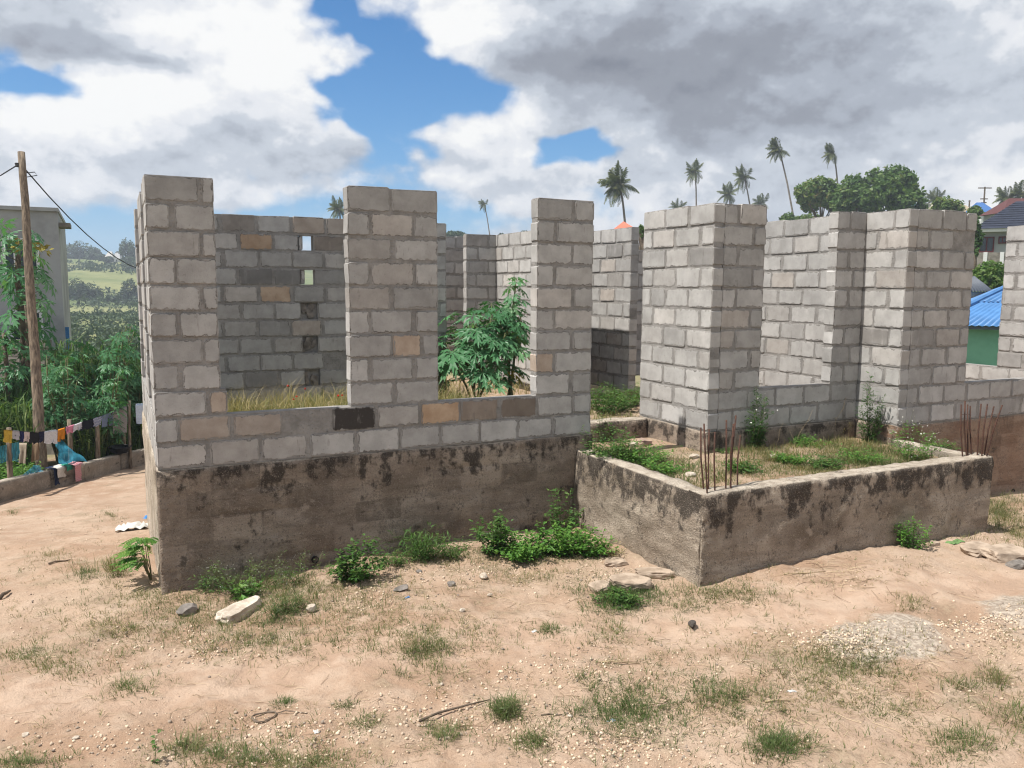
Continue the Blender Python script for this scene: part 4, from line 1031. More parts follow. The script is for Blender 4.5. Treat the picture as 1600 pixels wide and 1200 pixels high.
# ------------------------------------------------------------------ papaya and cassava
def palmate(tint, lobes=7, seed=0, fat=1.0):
    """one deeply lobed leaf, unit radius, in the XY plane with its stalk end at the origin and tip along +X"""
    r_ = random.Random(seed); s = Soup()
    for i in range(lobes):
        a = (i - (lobes - 1) / 2) * (4.4 / (lobes - 1)); L = (1.0 - .10 * abs(i - (lobes - 1) / 2)) * r_.uniform(.92, 1.05)
        d = Vector((math.cos(a), math.sin(a), 0)); n_ = Vector((-d.y, d.x, 0))
        q = lambda f, o, z: d * L * f + n_ * o * L * fat + Vector((0, 0, z * L))
        dz1, dz2 = r_.uniform(-.02, .03), r_.uniform(-.30, -.12)
        sp = [q(0, 0, 0), q(.33, 0, dz1), q(.62, 0, dz2 * .3), q(1, 0, dz2)]
        for sg in (1, -1):
            e = [q(.30, .055 * sg, dz1 + .03), q(.52, .20 * sg, dz2 * .35), q(.52, .075 * sg, dz2 * .2 + .03), q(.80, .17 * sg, dz2 * .8), q(.74, .055 * sg, dz2 * .5 + .02)]
            for tri in ((sp[0], e[0], sp[1]), (sp[1], e[0], e[1]), (sp[1], e[1], e[2]), (sp[1], e[2], sp[2]), (sp[2], e[2], e[3]), (sp[2], e[3], e[4]), (sp[2], e[4], sp[3])):
                s.poly([x.copy() for x in (tri if sg > 0 else tri[::-1])], min(1, max(0, tint + r_.uniform(-.05, .05))))
    me = bpy.data.meshes.new('leaf'); me.from_pydata([tuple(v) for v in s.v], [], s.f)
    a = me.attributes.new('tint', 'FLOAT', 'POINT'); a.data.foreach_set('value', np.asarray(s.t, np.float32)); me.materials.append(M_PAPAYA)
    return me
LEAVES = [palmate(t, 7, k) for k, t in enumerate((.2, .32, .42, .52, .62))]; YLEAF = palmate(.95, 7, 9)
CLEAVES = [palmate(t, 5, 20 + k, .6) for k, t in enumerate((.25, .4, .5, .62))]
def put_leaf(parent, me, pos, out, size, rng, droop=.5):
    """pos in the parent's frame; the blade spreads along out and hangs by droop"""
    o = bpy.data.objects.new('leaf', me); COL.objects.link(o); o.parent = parent
    x = (out + Vector((0, 0, -droop))).normalized(); y = Vector((0, 0, 1)).cross(x).normalized(); y = (y + rv(rng, .25)).normalized()
    z = x.cross(y).normalized(); y = z.cross(x)
    M = Matrix(((x.x, y.x, z.x, 0), (x.y, y.y, z.y, 0), (x.z, y.z, z.z, 0), (0, 0, 0, 1)))
    o.matrix_local = Matrix.Translation(pos) @ M @ Matrix.Scale(size, 4)
    return o
def papaya(name, base, stems, label, leaves, size, seed, petiole=.5, cat='tree', yellow=0, mats=LEAVES, droop=(.2, .9), thick=.03):
    """stems: list of tops (relative to base); leaves per stem; crowns spread over the top part"""
    rng = random.Random(seed); root = empty(name, base, label, cat); st, pe = Soup(), Soup()
    for (top, spread, h0) in stems:
        b = Vector((rng.uniform(-.06, .06), rng.uniform(-.06, .06), -.1))
        line = stemline(b, top, rng, 5, .03); st.tube(line, [thick, thick * .9, thick * .85, thick * .75, thick * .6, thick * .4], 7)
        for k in range(leaves):
            f = h0 + (1 - h0) * (k + rng.random()) / leaves; q = min(4.999, f * 5); i0 = int(q); p = line[i0].lerp(line[i0 + 1], q - i0)
            a = k * 2.4 + rng.uniform(-.4, .4); up_ = -.15 + 1.1 * ((f - h0) / max(.01, 1 - h0)) ** 1.5
            out = Vector((math.cos(a), math.sin(a), up_ + rng.uniform(-.2, .2))); out.normalize()
            L = petiole * rng.uniform(.7, 1.15) * spread * (1.15 - .6 * f)
            e = p + out * L; pe.tube([p, p + out * L * .5 + Vector((0, 0, .06 * L)), e], [.010 * size * 2, .008 * size * 2, .006 * size * 2], 4, cap=False)
            o2 = Vector((out.x, out.y, 0)).normalized()
            put_leaf(root, YLEAF if (yellow and rng.random() < yellow) else rng.choice(mats), e, o2, size * rng.uniform(.7, 1.1), rng, rng.uniform(*droop))
    st.build('trunk', M_BARK if thick > .05 else M_STEM, root, smooth=True, loc=(0, 0, 0)); tag(pe.build('leaf_stalks', M_STEM, root, loc=(0, 0, 0)), kind='stuff')
    return root
def basez(px, py, z): return pz(px, py, z)
b1 = Vector((4.55, 3.55, -.1)); 
d1 = (at(745, 600, 1) - CAM); t1 = (3.55 - CAM.y) / d1.y; b1 = CAM + d1 * t1; b1.z = -.1
D1 = (b1 - CAM).dot(FW)
rel = lambda px, py, dd=0: at(px, py, D1 + dd) - b1
papaya('papaya_plant', b1, [(rel(742, 505), 1.35, .45), (rel(720, 530, .1), 1.2, .5), (rel(768, 490, .15), 1.25, .5), (rel(703, 548, -.2), 1.0, .55), (rel(790, 520, -.1), 1.1, .5), (rel(755, 545, -.25), 1.1, .5)], 'papaya plant with deeply lobed green leaves growing inside the room behind the second window', 12, .42, 3, petiole=.50, yellow=.012, thick=.02)
b2 = b1 + (at(792, 600, D1) - at(745, 600, D1)) + Vector((.25, .4, 0)); b2.z = -.12; D2 = (b2 - CAM).dot(FW)
papaya('papaya_plant', b2, [(at(806, 440, D2) - b2, .6, .55), (at(800, 480, D2 - .1) - b2, .9, .55), (at(788, 500, D2 - .2) - b2, .9, .6)], 'taller papaya plant with hanging dead leaves against the sunlit room wall', 17, .29, 5, petiole=.30, yellow=.02, thick=.025)
# dead strips hanging on the taller plant
s_ = Soup(); r = random.Random(2)
for k in range(60):
    p = at(r.uniform(775, 815), r.uniform(490, 540), D2 + r.uniform(-.1, .2)); L = r.uniform(.3, .6)
    s_.blade(p, Vector((r.uniform(-.12, .12), r.uniform(-.12, .12), -1)).normalized(), L, .02, 0, r.uniform(.5, .9))
tag(s_.build('dead_foliage', M_DRY), 'withered brown leaf strips hanging below the taller papaya plant', 'dead leaves', kind='stuff')
s_ = Soup()
for k in range(6):
    p = at(r.uniform(440, 540), r.uniform(596, 625), 10.2 + r.uniform(-.8, .8)); s_.box(p, (.009, .009, .008), Matrix.Rotation(r.uniform(0, 3), 3, runit(r)))
tag(s_.build('red_flowers', M_RED), 'tiny red flowers among the grass behind the first window', 'flowers', kind='stuff')

# ------------------------------------------------------------------ left of the house: yard edge, washing, garden
M_LOWWALL = render_mat('yard_wall_render', (.22, .185, .145), (.36, .31, .25), (.66, .80), (-3, -2.0))
lw = empty('low_yard_wall', gpix(131, 756), 'low rendered kerb wall edging the yard in front of the garden', 'wall')
LW = [gpix(-70, 806), gpix(0, 786), gpix(81, 763), gpix(133, 752), gpix(190, 735), gpix(236, 724), gpix(300, 712)]
for i in range(len(LW) - 1):
    a, b = LW[i], LW[i + 1]
    slab('wall_section', (a.x, a.y), (b.x, b.y), .18 + .003 * i, a.z + .40, a.z - .5, M_LOWWALL, lw, courses=False, res=.09, seed=40 + i, dz1=b.z - a.z)
def wallD(px):
    xs = [-70, 0, 81, 133, 190, 236, 300]; return float(np.interp(px, xs, [(p - CAM).dot(FW) for p in LW]))
def gxy(p, up=0.0): return Vector((p.x, p.y, gzf(p.x, p.y) + up))
# electricity pole and cables
DP = wallD(65) + .9
pb = at(66, 742, DP); pt = at(34, 238, DP + .2); pb2 = gxy(pb, -.4)
pole = empty('electricity_pole', gxy(pb), 'leaning weathered wooden electricity pole rising behind the washing', 'pole')
s_ = Soup(); r = random.Random(1); n = 14
s_.tube([pb2.lerp(pt, i / n) + rv(r, .012) for i in range(n + 1)], [.125 - .05 * i / n for i in range(n + 1)], 12); s_.build('shaft', M_WOOD, pole, smooth=True)
s_ = Soup(); hk = at(30, 260, DP + .2)
for k in range(3): s_.tube([hk + Vector((.075 * math.cos(a), .075 * math.sin(a), .03 * k)) for a in np.linspace(0, 6.28, 13)], .012, 5)
s_.build('wire_wrap', plain('black_cable', (.02, .02, .022), rough=.6), pole)
def cable(name, pts, rad, label, sag=0.0):
    s_ = Soup(); out = []
    for i in range(len(pts) - 1):
        for k in range(8): f = k / 8; out.append(pts[i].lerp(pts[i + 1], f) - Vector((0, 0, sag * 4 * f * (1 - f))))
    out.append(pts[-1]); s_.tube(out, rad, 5); return tag(s_.build(name, plain('cable_black', (.025, .025, .028), rough=.6)), label, 'cable')
cable('power_cable', [hk + Vector((.07, 0, 0)), at(230, 424, DP + 14)], .016, 'black power cable sagging from the pole top towards the valley', .45)
cable('power_cable', [at(-120, 290, DP + 6), hk - Vector((.07, 0, 0))], .014, 'black power cable arriving at the pole top from the street', .3)
s_ = Soup(); lp = at(50, 270, DP + .3); s_.tube([hk, hk.lerp(lp, .6) + Vector((0, 0, -.06)), lp + Vector((.05, 0, .02)), lp + Vector((.1, 0, -.05)), lp + Vector((-.1, 0, -.1)), hk.lerp(lp, .3) + Vector((0, 0, -.12)), hk], .010, 5)
tag(s_.build('cable_loop', plain('cable_black', (.025, .025, .028))), 'spare loop of cable tied off at the pole top', 'cable')
# posts of the washing line
for i, (px, py0, py1, lab, dd) in enumerate(((108, 655, 722, 'short round fence post behind the kerb wall, beside the pink washing', .5), (152, 655, 722, 'slim round fence post behind the kerb wall, under the dark washing', .5), (204, 626, 733, 'crooked bare branch post carrying the end of the washing line', -.15), (193, 674, 700, 'short grey stake behind the black basin', .6), (14, 668, 712, 'short stake at the far end of the washing line', .5))):
    D = wallD(px) + dd; b = gxy(at(px, 735, D), -.3); t = at(px - (2 if i == 2 else 0), py0, D); s_ = Soup()
    s_.tube([b, b.lerp(t, .35) + rv(r, .02), b.lerp(t, .7) + rv(r, .02), t], [.055, .055, .05, .045] if i != 2 else [.045, .04, .03, .035], 8)
    tag(s_.build('fence_post', M_WOOD, smooth=True), lab, 'post')
# washing line and the washing
LINE = [(4, 671), (60, 675), (106, 666), (152, 652), (204, 631), (260, 629)]
LP = [at(px, py, wallD(px) + .25) for px, py in LINE]
cable('washing_line', LP, .004, 'thin washing line strung along the garden edge', .01)
def cloth_mat(name, c, c2=None, stripes=None):
    m_, gg, bs, ou = newmat(name); P = opos(gg)
    n_ = gg.noise(P, 25, 3, .6)
    col = gg.mix(gg.ramp(n_, .3, .7), tuple(x * .8 for x in c), c)
    if c2:
        w = gg.n('ShaderNodeTexWave', {'Vector': P, 'Scale': stripes or 9.0, 'Distortion': 2.0}); w.bands_direction = 'DIAGONAL'
        col = gg.mix(gg.ramp(w.outputs[1], .45, .55), col, c2)
    gg.put(bs.inputs['Base Color'], col); bs.inputs['Roughness'].default_value = .95; bs.inputs['Specular IOR Level'].default_value = .1
    return m_
def washing(px0, px1, yt0, yt1, yb0, yb1, c, label, seed, c2=None, kind='shirt', back=.7, D=None):
    """a garment folded over the line: a front flap down to yb and a shorter flap behind it"""
    nx, ny = 9, 8; V = []; F = []
    D0, D1_ = (wallD(px0) + .25, wallD(px1) + .25) if D is None else (D, D)
    t0, t1 = at(px0, yt0, D0), at(px1, yt1, D1_); e0, e1 = at(px0, yb0, D0), at(px1, yb1, D1_)
    org = (t0 + t1) / 2; nrm = Vector((FW.x, FW.y, 0)).normalized()
    rows = []
    for k in range(-ny, ny + 1):
        f = abs(k) / ny
        row = []
        for i in range(nx):
            u = i / (nx - 1); tp = t0.lerp(t1, u); bt = e0.lerp(e1, u)
            if kind == 'legs' and f > .35: bt = bt + (t1 - t0) * (.5 - u) * .12
            L = f if k <= 0 else f * back
            p = tp.lerp(bt, L) + nrm * ((-.012 if k <= 0 else .012) * (1 if k else 0) + (.030 * f * math.sin(u * 9 + seed * 2.1 + f * 1.5) + .014 * math.sin(u * 21 + seed)) * (.3 + f))
            if kind == 'shirt' and k <= 0 and f > .8: p = p + Vector((0, 0, .02 * math.sin(u * 11 + seed)))
            row.append(p - org)
        rows.append(row)
    for rw in rows: V += rw
    for k in range(2 * ny):
        for i in range(nx - 1):
            if kind == 'legs' and abs(k - ny) > 3 and i == nx // 2: continue
            F.append((k * nx + i, k * nx + i + 1, (k + 1) * nx + i + 1, (k + 1) * nx + i))
    me = bpy.data.meshes.new('garment'); me.from_pydata([tuple(v) for v in V], [], F); me.polygons.foreach_set('use_smooth', np.ones(len(me.polygons), bool))
    o = link({'shirt': 'hanging_shirt', 'legs': 'hanging_trousers', 'towel': 'hanging_towel'}[kind], me, cloth_mat('cloth', c, c2)); o.location = org
    tag(o, label, 'clothing' if kind != 'towel' else 'towel')
washing(6, 19, 671, 672, 690, 691, (.55, .38, .06), 'yellow garment at the far end of the washing line', 1)
washing(19.5, 30, 672, 673, 685, 687, (.42, .42, .46), 'light grey garment beside the yellow one on the line', 2)
washing(30.5, 37.5, 673, 674, 691, 691, (.02, .025, .09), 'navy garment between grey and blush ones on the line', 3)
washing(37, 46, 674, 675, 690, 691, (.60, .50, .48), 'blush white garment beside the navy one', 4)
washing(46.5, 60, 675, 676, 693, 693, (.018, .018, .02), 'black shirt hanging over the beige trousers', 5)
washing(60.5, 69, 675, 674, 690, 690, (.02, .022, .05), 'black and navy garment left of the big white one', 6)
washing(69.5, 90, 674, 671, 693, 692, (.60, .60, .62), 'wide white shirt before the pole foot', 7)
washing(90.5, 101, 671, 668, 691, 684, (.60, .22, .02), 'orange garment at the end of the white shirts', 8)
washing(103, 116, 667, 663, 678, 675, (.60, .22, .30), 'pink garment on the rising part of the line', 9)
washing(115, 128, 664, 659, 674, 671, (.58, .55, .58), 'small white garment between pink and black ones', 10)
washing(127.5, 145, 659, 654, 672, 669, (.012, .013, .022), 'black garment at the slim post', 11)
washing(145.5, 158, 654, 650, 667, 663, (.48, .50, .55), 'pale checked garment right of the slim post', 12, c2=(.05, .07, .2))
washing(158.5, 177, 650, 642, 668, 664, (.16, .20, .30), 'blue-grey jeans beside the large grey towel', 13, kind='legs')
washing(177, 198, 642, 633, 678, 676, (.30, .29, .28), 'large grey striped towel hanging at the branch post', 14, c2=(.20, .19, .19), kind='towel')
washing(212, 232, 631, 630, 662, 662, (.50, .58, .70), 'light blue towel hanging next to the house wall', 15, kind='towel')
washing(30, 42, 692, 692, 723, 724, (.30, .25, .19), 'beige trousers hanging under the black shirt', 16, kind='legs', D=wallD(40) + .4)
washing(51, 60, 690, 690, 722, 718, (.24, .17, .11), 'brown cloth strip hanging before the pole foot', 17, kind='towel', D=wallD(55) + .4)
# nets and washing laid on the kerb wall
def drape(name, px, sx, back, h, c, label, cat, seed, c2=None):
    """a cloth lying over the kerb wall: a flap on the wall top, then a fall of length h down the yard side"""
    m_ = cloth_mat('drape', c, c2, 14)
    xs = [-70, 0, 81, 133, 190, 236, 300]; D = wallD(px); q = at(px, 740, D); zt = float(np.interp(px, xs, [p.z for p in LW])) + .40
    org = Vector((q.x, q.y, zt)); d0 = (LW[3] - LW[1]); d0.z = 0; d0.normalize(); nn = Vector((d0.y, -d0.x, 0)); n, mth = 11, 15; V = []; F = []
    tot = back + .03 + h
    for i in range(n):
        for k in range(mth):
            u = i / (n - 1) * 2 - 1; t = tot * k / (mth - 1) * (1 + .12 * mn.noise(Vector((u * 2, seed, 0)))); w = .035 * mn.noise(Vector((u * 2.4, t * 6, seed)))
            if t < back + .03: p = nn * (t - back) + Vector((0, 0, .035 + abs(w)))
            else: p = nn * (.045 + abs(w)) + Vector((0, 0, .03 - (t - back - .03)))
            V.append(p + d0 * (u * sx / 2 * (1 + .15 * mn.noise(Vector((t * 4, seed, 3))))))
    for i in range(n - 1):
        for k in range(mth - 1): F.append((i * mth + k, (i + 1) * mth + k, (i + 1) * mth + k + 1, i * mth + k + 1))
    me = bpy.data.meshes.new(name); me.from_pydata([tuple(v) for v in V], [], F); me.polygons.foreach_set('use_smooth', np.ones(len(me.polygons), bool))
    o = link(name, me, m_); o.location = org; tag(o, label, cat)
drape('laid_cloth', 95, .34, .17, .22, (.56, .53, .48), 'cream cloth laid over the kerb wall', 'clothing', 1)
drape('laid_trousers', 85, .16, .17, .36, (.02, .03, .07), 'dark blue trouser legs hanging down the kerb wall', 'clothing', 2)
drape('laid_cloth', 107, .22, .17, .10, (.03, .22, .15), 'green cloth bunched on the kerb wall', 'clothing', 3)
drape('laid_cloth', 121, .30, .17, .38, (.36, .035, .07), 'red and white patterned cloth hanging over the kerb wall', 'clothing', 4, c2=(.55, .42, .42))
def net(name, pts, label, seed):
    n = 11; V = []; F = []; P4 = [at(*q) for q in pts]; c = sum(P4, Vector()) / 4
    for i in range(n):
        for k in range(n):
            u, v = i / (n - 1), k / (n - 1)
            p = P4[0].lerp(P4[1], u).lerp(P4[3].lerp(P4[2], u), v) - c
            V.append(p + Vector((FW.x, FW.y, 0)) * .10 * mn.noise(Vector((u * 3, v * 3, seed))) + Vector((0, 0, .10 * mn.noise(Vector((u * 2 + 5, v * 2, seed))) * v)))
    for i in range(n - 1):
        for k in range(n - 1): F.append((i * n + k, (i + 1) * n + k, (i + 1) * n + k + 1, i * n + k + 1))
    m_, gg, bs, ou = newmat('blue_net'); P = opos(gg)
    gg.put(bs.inputs['Base Color'], gg.mix(gg.ramp(gg.noise(P, 6, 3), .4, .6), (.02, .17, .26), (.05, .30, .42)))
    wv = gg.m('MAXIMUM', gg.n('ShaderNodeTexWave', {'Vector': P, 'Scale': 14.0}, bands_direction='X').outputs[1], gg.n('ShaderNodeTexWave', {'Vector': P, 'Scale': 14.0}, bands_direction='Z').outputs[1])
    tr = gg.n('ShaderNodeBsdfTransparent'); ms = gg.n('ShaderNodeMixShader', {0: gg.ramp(wv, .55, .8, .35, .95), 1: tr.outputs[0], 2: bs.outputs[0]}); gg.put(ou.inputs[0], ms.outputs[0])
    me = bpy.data.meshes.new(name); me.from_pydata([tuple(v) for v in V], [], F); me.polygons.foreach_set('use_smooth', np.ones(len(me.polygons), bool))
    o = link(name, me, m_); o.location = c; tag(o, label, 'net')
net('fishing_net', [(-12, 700, wallD(0) + .35), (30, 690, wallD(30) + .5), (30, 722, wallD(30) + .5), (-12, 720, wallD(0) + .35)], 'blue net slung behind the far end of the kerb wall', 1)
net('fishing_net', [(88, 690, wallD(90) + .5), (96, 688, wallD(96) + .5), (137, 722, wallD(130) + .3), (92, 724, wallD(92) + .3)], 'blue net stretched down to the kerb wall beside the pole', 2)
net('fishing_net', [(52, 727, wallD(52) + .3), (62, 727, wallD(62) + .3), (68, 738, wallD(68) + .1), (32, 746, wallD(32) + .1)], 'scrap of blue net on the kerb wall below the trousers', 3)
# basin
bz = empty('basin', at(188, 707, wallD(188) + .09), 'black plastic washing basin on the kerb wall', 'basin')
prof = [(0, 0), (.17, 0), (.22, .06), (.255, .14), (.275, .145), (.275, .155), (.245, .15), (.21, .065), (.16, .012), (0, .012)]
s_ = Soup(); n = 24
for i in range(len(prof) - 1):
    for k in range(n):
        a, b = 2 * math.pi * k / n, 2 * math.pi * (k + 1) / n; (r0, z0), (r1, z1) = prof[i], prof[i + 1]
        q = [Vector((r0 * math.cos(a), r0 * math.sin(a), z0)), Vector((r0 * math.cos(b), r0 * math.sin(b), z0)), Vector((r1 * math.cos(b), r1 * math.sin(b), z1)), Vector((r1 * math.cos(a), r1 * math.sin(a), z1))]
        if r0 == 0: q = q[1:]
        elif r1 == 0: q = q[:3]
        s_.poly(q)
s_.build('bowl', plain('black_plastic', (.012, .013, .016), rough=.4), bz, smooth=False, loc=(0, 0, 0))
s_ = Soup(); s_.tube([Vector((.27 * math.cos(a), .27 * math.sin(a), .15)) for a in np.linspace(0, 6.2832, 25)], .010, 6); s_.build('rim', plain('black_plastic_rim', (.012, .013, .016), rough=.4), bz, loc=(0, 0, 0))
# garden: papaya tree, cassava bushes, tall grass
D = 21.0; tb = gxy(at(36, 560, D)); 
papaya('papaya_tree', tb, [(at(28, 372, D) - tb, 1.6, .80), (at(40, 455, D - .3) - tb, 1.5, .66)], 'tall papaya tree with drooping leaves in front of the grey house', 15, .62, 11, petiole=.55, thick=.13, droop=(.7, 1.8))
papaya('papaya_tree', gxy(at(10, 560, 20.5)), [(at(5, 520, 20.5) - gxy(at(10, 560, 20.5)), 1.3, .6)], 'lower papaya tree at the foot of the grey house', 14, .5, 12, petiole=.5, thick=.09, droop=(.6, 1.6))
s_ = Soup(); r = random.Random(6)
for cx_, cy_ in ((24, 385), (66, 391)):
    for k in range(26):
        p = at(cx_ + r.gauss(0, 5), cy_ + r.gauss(0, 5), D - .35 + r.uniform(-.2, .2)); s_.leaf(p, runit(r), runit(r), .16, .08, r.uniform(.5, 1), .2)
tag(s_.build('yellow_blossom', plain('yellow_blossom', (.30, .26, .05), var=.4)), 'yellowing blossom clusters hanging in the tall papaya tree', 'blossom', kind='stuff')
def cassava(px, py, pytop, D, w, n, label, seed, size=.34, nl=9):
    b = gxy(at(px, py, D)); rng = random.Random(seed); st = []
    for k in range(n):
        t = at(px + rng.uniform(-w, w), pytop + rng.uniform(0, .45) * (py - pytop), D + rng.uniform(-.6, .6)) - b; st.append((t, 1.0, .45))
    return papaya('cassava_bush', b, st, label, nl, size, seed, petiole=.34, cat='bush', mats=CLEAVES + LEAVES[:3], droop=(.3, 1.1), thick=.022)
cassava(95, 725, 555, wallD(95) + 1.6, 42, 12, 'broad bright cassava bush beside the electricity pole', 21)
cassava(150, 720, 575, wallD(150) + 1.5, 36, 11, 'cassava bush above the dark washing', 22)
cassava(200, 715, 555, wallD(200) + 1.5, 26, 9, 'cassava bush close to the outer left wall of the house', 23)
cassava(150, 650, 505, 21.5, 60, 13, 'tall dark cassava bush rising behind the others', 24, size=.42)
cassava(60, 640, 540, 21.0, 40, 9, 'cassava bush in front of the block wall of the grey house', 25)
reed = Soup(); r = random.Random(9)
def reeds(n, px0, px1, py0, py1, D0, D1_, L, tint=(.1, .8), w=.05):
    for k in range(n):
        px, D = r.uniform(px0, px1), r.uniform(D0, D1_); D = max(D, wallD(px) + .9); b = gxy(at(px, 700, D), -.05)
        top = at(px, r.uniform(py0, py1), D); H = max(.5, top.z - b.z)
        for q in range(r.randint(3, 6)):
            f = r.uniform(.35, .95); a = r.uniform(0, 6.3); p = b + Vector((r.uniform(-.1, .1), r.uniform(-.1, .1), H * f * .75))
            reed.blade(p, Vector((math.cos(a) * .35, math.sin(a) * .35, 1)).normalized(), L * r.uniform(.7, 1.2), w, r.uniform(.2, .7), r.uniform(*tint))
        reed.tube([b, b + Vector((r.uniform(-.1, .1), r.uniform(-.1, .1), H * .8))], [.016, .008], 4, .3, cap=False)
reeds(420, 90, 235, 490, 580, 22.5, 26.5, 1.2)
reeds(170, 110, 175, 640, 690, wallD(140) + .9, wallD(140) + 2.2, .7, (.2, .9), .035)
reeds(170, 170, 235, 640, 690, wallD(210) + .9, wallD(210) + 2.5, .7, (.2, .9), .035)
reeds(240, -20, 50, 600, 680, wallD(10) + 2.2, wallD(10) + 4, .8, (.2, .9), .04)
reeds(200, -20, 60, 560, 620, 20, 22, .9, (.0, .5), .04)
reeds(260, 235, 420, 500, 600, 20.5, 27, 1.1)
tag(reed.build('tall_grass', M_REED), 'dense tall cane grass and maize filling the garden behind the washing', 'tall grass', kind='stuff')
for i, (px, py, lab) in enumerate(((12, 752, 'round grey-green bush behind the kerb wall below the blue net'), (40, 744, 'low round green bush behind the kerb wall under the trousers'))):
    weed('garden_bush', gxy(at(px, py, wallD(px) + 1.35)), .80 - .25 * i, .55, 60, 34, .07, .04, lab, cat='bush', seed=60 + i, mat=M_FRESH, tint=(.2, .8), bushy=.8)

# ------------------------------------------------------------------ buildings around
def prism(s, pts, h):
    n = len(pts); b = [Vector(p) for p in pts]; t = [p + Vector((0, 0, h)) for p in b]
    s.add(b + t, [tuple(range(n))[::-1], tuple(range(n, 2 * n))] + [(i, (i + 1) % n, (i + 1) % n + n, i + n) for i in range(n)])
class Frame:
    """a house frame: u along the front, v towards the back, z up"""
    def __init__(s, p0, p1):
        s.o = Vector((p0.x, p0.y, 0)); d = p1 - p0; d.z = 0; s.L = d.length; s.u = d.normalized(); s.v = Vector((-s.u.y, s.u.x, 0))
    def p(s, u, v, z): return s.o + s.u * u + s.v * v + Vector((0, 0, z))
    def box(s, sp, u0, u1, v0, v1, z0, z1):
        q = [s.p(u, v, z) for z in (z0, z1) for v in (v0, v1) for u in (u0, u1)]
        sp.add(q, [(0, 2, 3, 1), (4, 5, 7, 6), (0, 1, 5, 4), (2, 6, 7, 3), (0, 4, 6, 2), (1, 3, 7, 5)])
    def part(s, name, mat, parent, *boxes):
        sp = Soup()
        for b in boxes: s.box(sp, *b)
        return sp.build(name, mat, parent)
def sub(name, sp, mat, parent):
    """a sub-part: parent is a mesh part whose own offset cancels its thing's place"""
    me_o = sp.build(name, mat); me_o.parent = parent; return me_o
M_PLASTER = plain('grey_plaster', (.36, .365, .365), c2=(.25, .25, .25), scale=.7)
M_WHITE = plain('white_paint', (.66, .66, .66), var=.12)
M_GLASS = plain('dark_glass', (.03, .045, .06), var=.3, rough=.12, spec=.5)
M_DARK = plain('dark_interior', (.012, .012, .013))
M_GRIME = plain('weathered_block', (.26, .235, .205), c2=(.15, .135, .115), scale=4)
D = 26.5
pr_ = at(101, 520, D); rd_ = pr_ - CAM; rd_.z = 0; rd_.normalize(); ru_ = Vector((rd_.y, -rd_.x, 0))
hf = Frame(pr_ - ru_ * 7.0 + rd_ * .25, pr_); gb = -4.6
gh = empty('grey_house', hf.p(hf.L / 2, 3, gb), 'grey plastered two-storey house with white framed windows behind the papaya tree', 'house')
ztop = at(93, 333, D).z; L = hf.L
hf.part('wall', M_PLASTER, gh, (0, L, 0, 6.5, gb, ztop))
hf.part('roof_slab', M_PLASTER, gh, (-.3, L + .03, -.10, 6.55, ztop + .004, ztop + .12))
ze = at(100, 352, D).z
hf.part('eave', M_GRIME, gh, (L + .004, L + .34, .2, 1.4, ze - .06, ze + .07))
def onfront(px, py):
    d = pixdir(px, py); t = (hf.o - CAM).dot(hf.v) / d.dot(hf.v); return CAM + d * t
def window(px0, px1, py0, py1, bars=1, D_=D):
    u0 = (onfront(px0, py0) - hf.o).dot(hf.u); u1 = (onfront(px1, py0) - hf.o).dot(hf.u); z1, z0 = at(px0, py0, D_).z, at(px0, py1, D_).z
    w = .09
    fr = hf.part('window', M_WHITE, gh, (u0, u0 + w, -.10, -.004, z0, z1), (u1 - w, u1, -.10, -.004, z0, z1), (u0 + w, u1 - w, -.10, -.004, z1 - w, z1), (u0 + w, u1 - w, -.10, -.004, z0, z0 + w),
                 *[(u0 + (u1 - u0) * (k + 1) / (bars + 1) - .03, u0 + (u1 - u0) * (k + 1) / (bars + 1) + .03, -.08, -.006, z0 + w, z1 - w) for k in range(bars)])
    sp = Soup(); hf.box(sp, u0 + w, u1 - w, -.03, -.005, z0 + w, z1 - w); sub('pane', sp, M_GLASS, fr)
window(2, 60, 374, 436, 2); window(14, 66, 484, 540, 1); window(-110, -40, 374, 436, 2); window(-110, -40, 484, 540, 1)
u = (at(105, 515, D) - hf.o).dot(hf.u); z1 = at(103, 512, D).z
hf.part('water_pipe', plain('blue_pipe', (.06, .22, .48)), gh, (L + .01, L + .12, .3, .42, gb, z1))
bw = empty('garden_wall', gxy(at(30, 560, 23.5)), 'weathered block garden wall in front of the grey house', 'wall')
wf = Frame(at(-160, 560, 23.8), at(77, 560, 23.5)); zt = at(40, 531, 23.5).z
rr2 = random.Random(4); k = 0
zb = -4.4
wf.part('footing', M_GRIME, bw, (0, wf.L, .02, .16, zb, zt - .01))
for c in range(7):
    x = -.2 * (c % 2)
    while x < wf.L:
        x1 = min(x + .44, wf.L)
        if x1 - max(x, 0) > .1: wf.part('block', M_GRIME, bw, (max(x, 0), x1, 0, .15, zt - (c + 1) * .25 + .02, zt - c * .25 - (.0 if c == 0 else .006)))
        x += .47

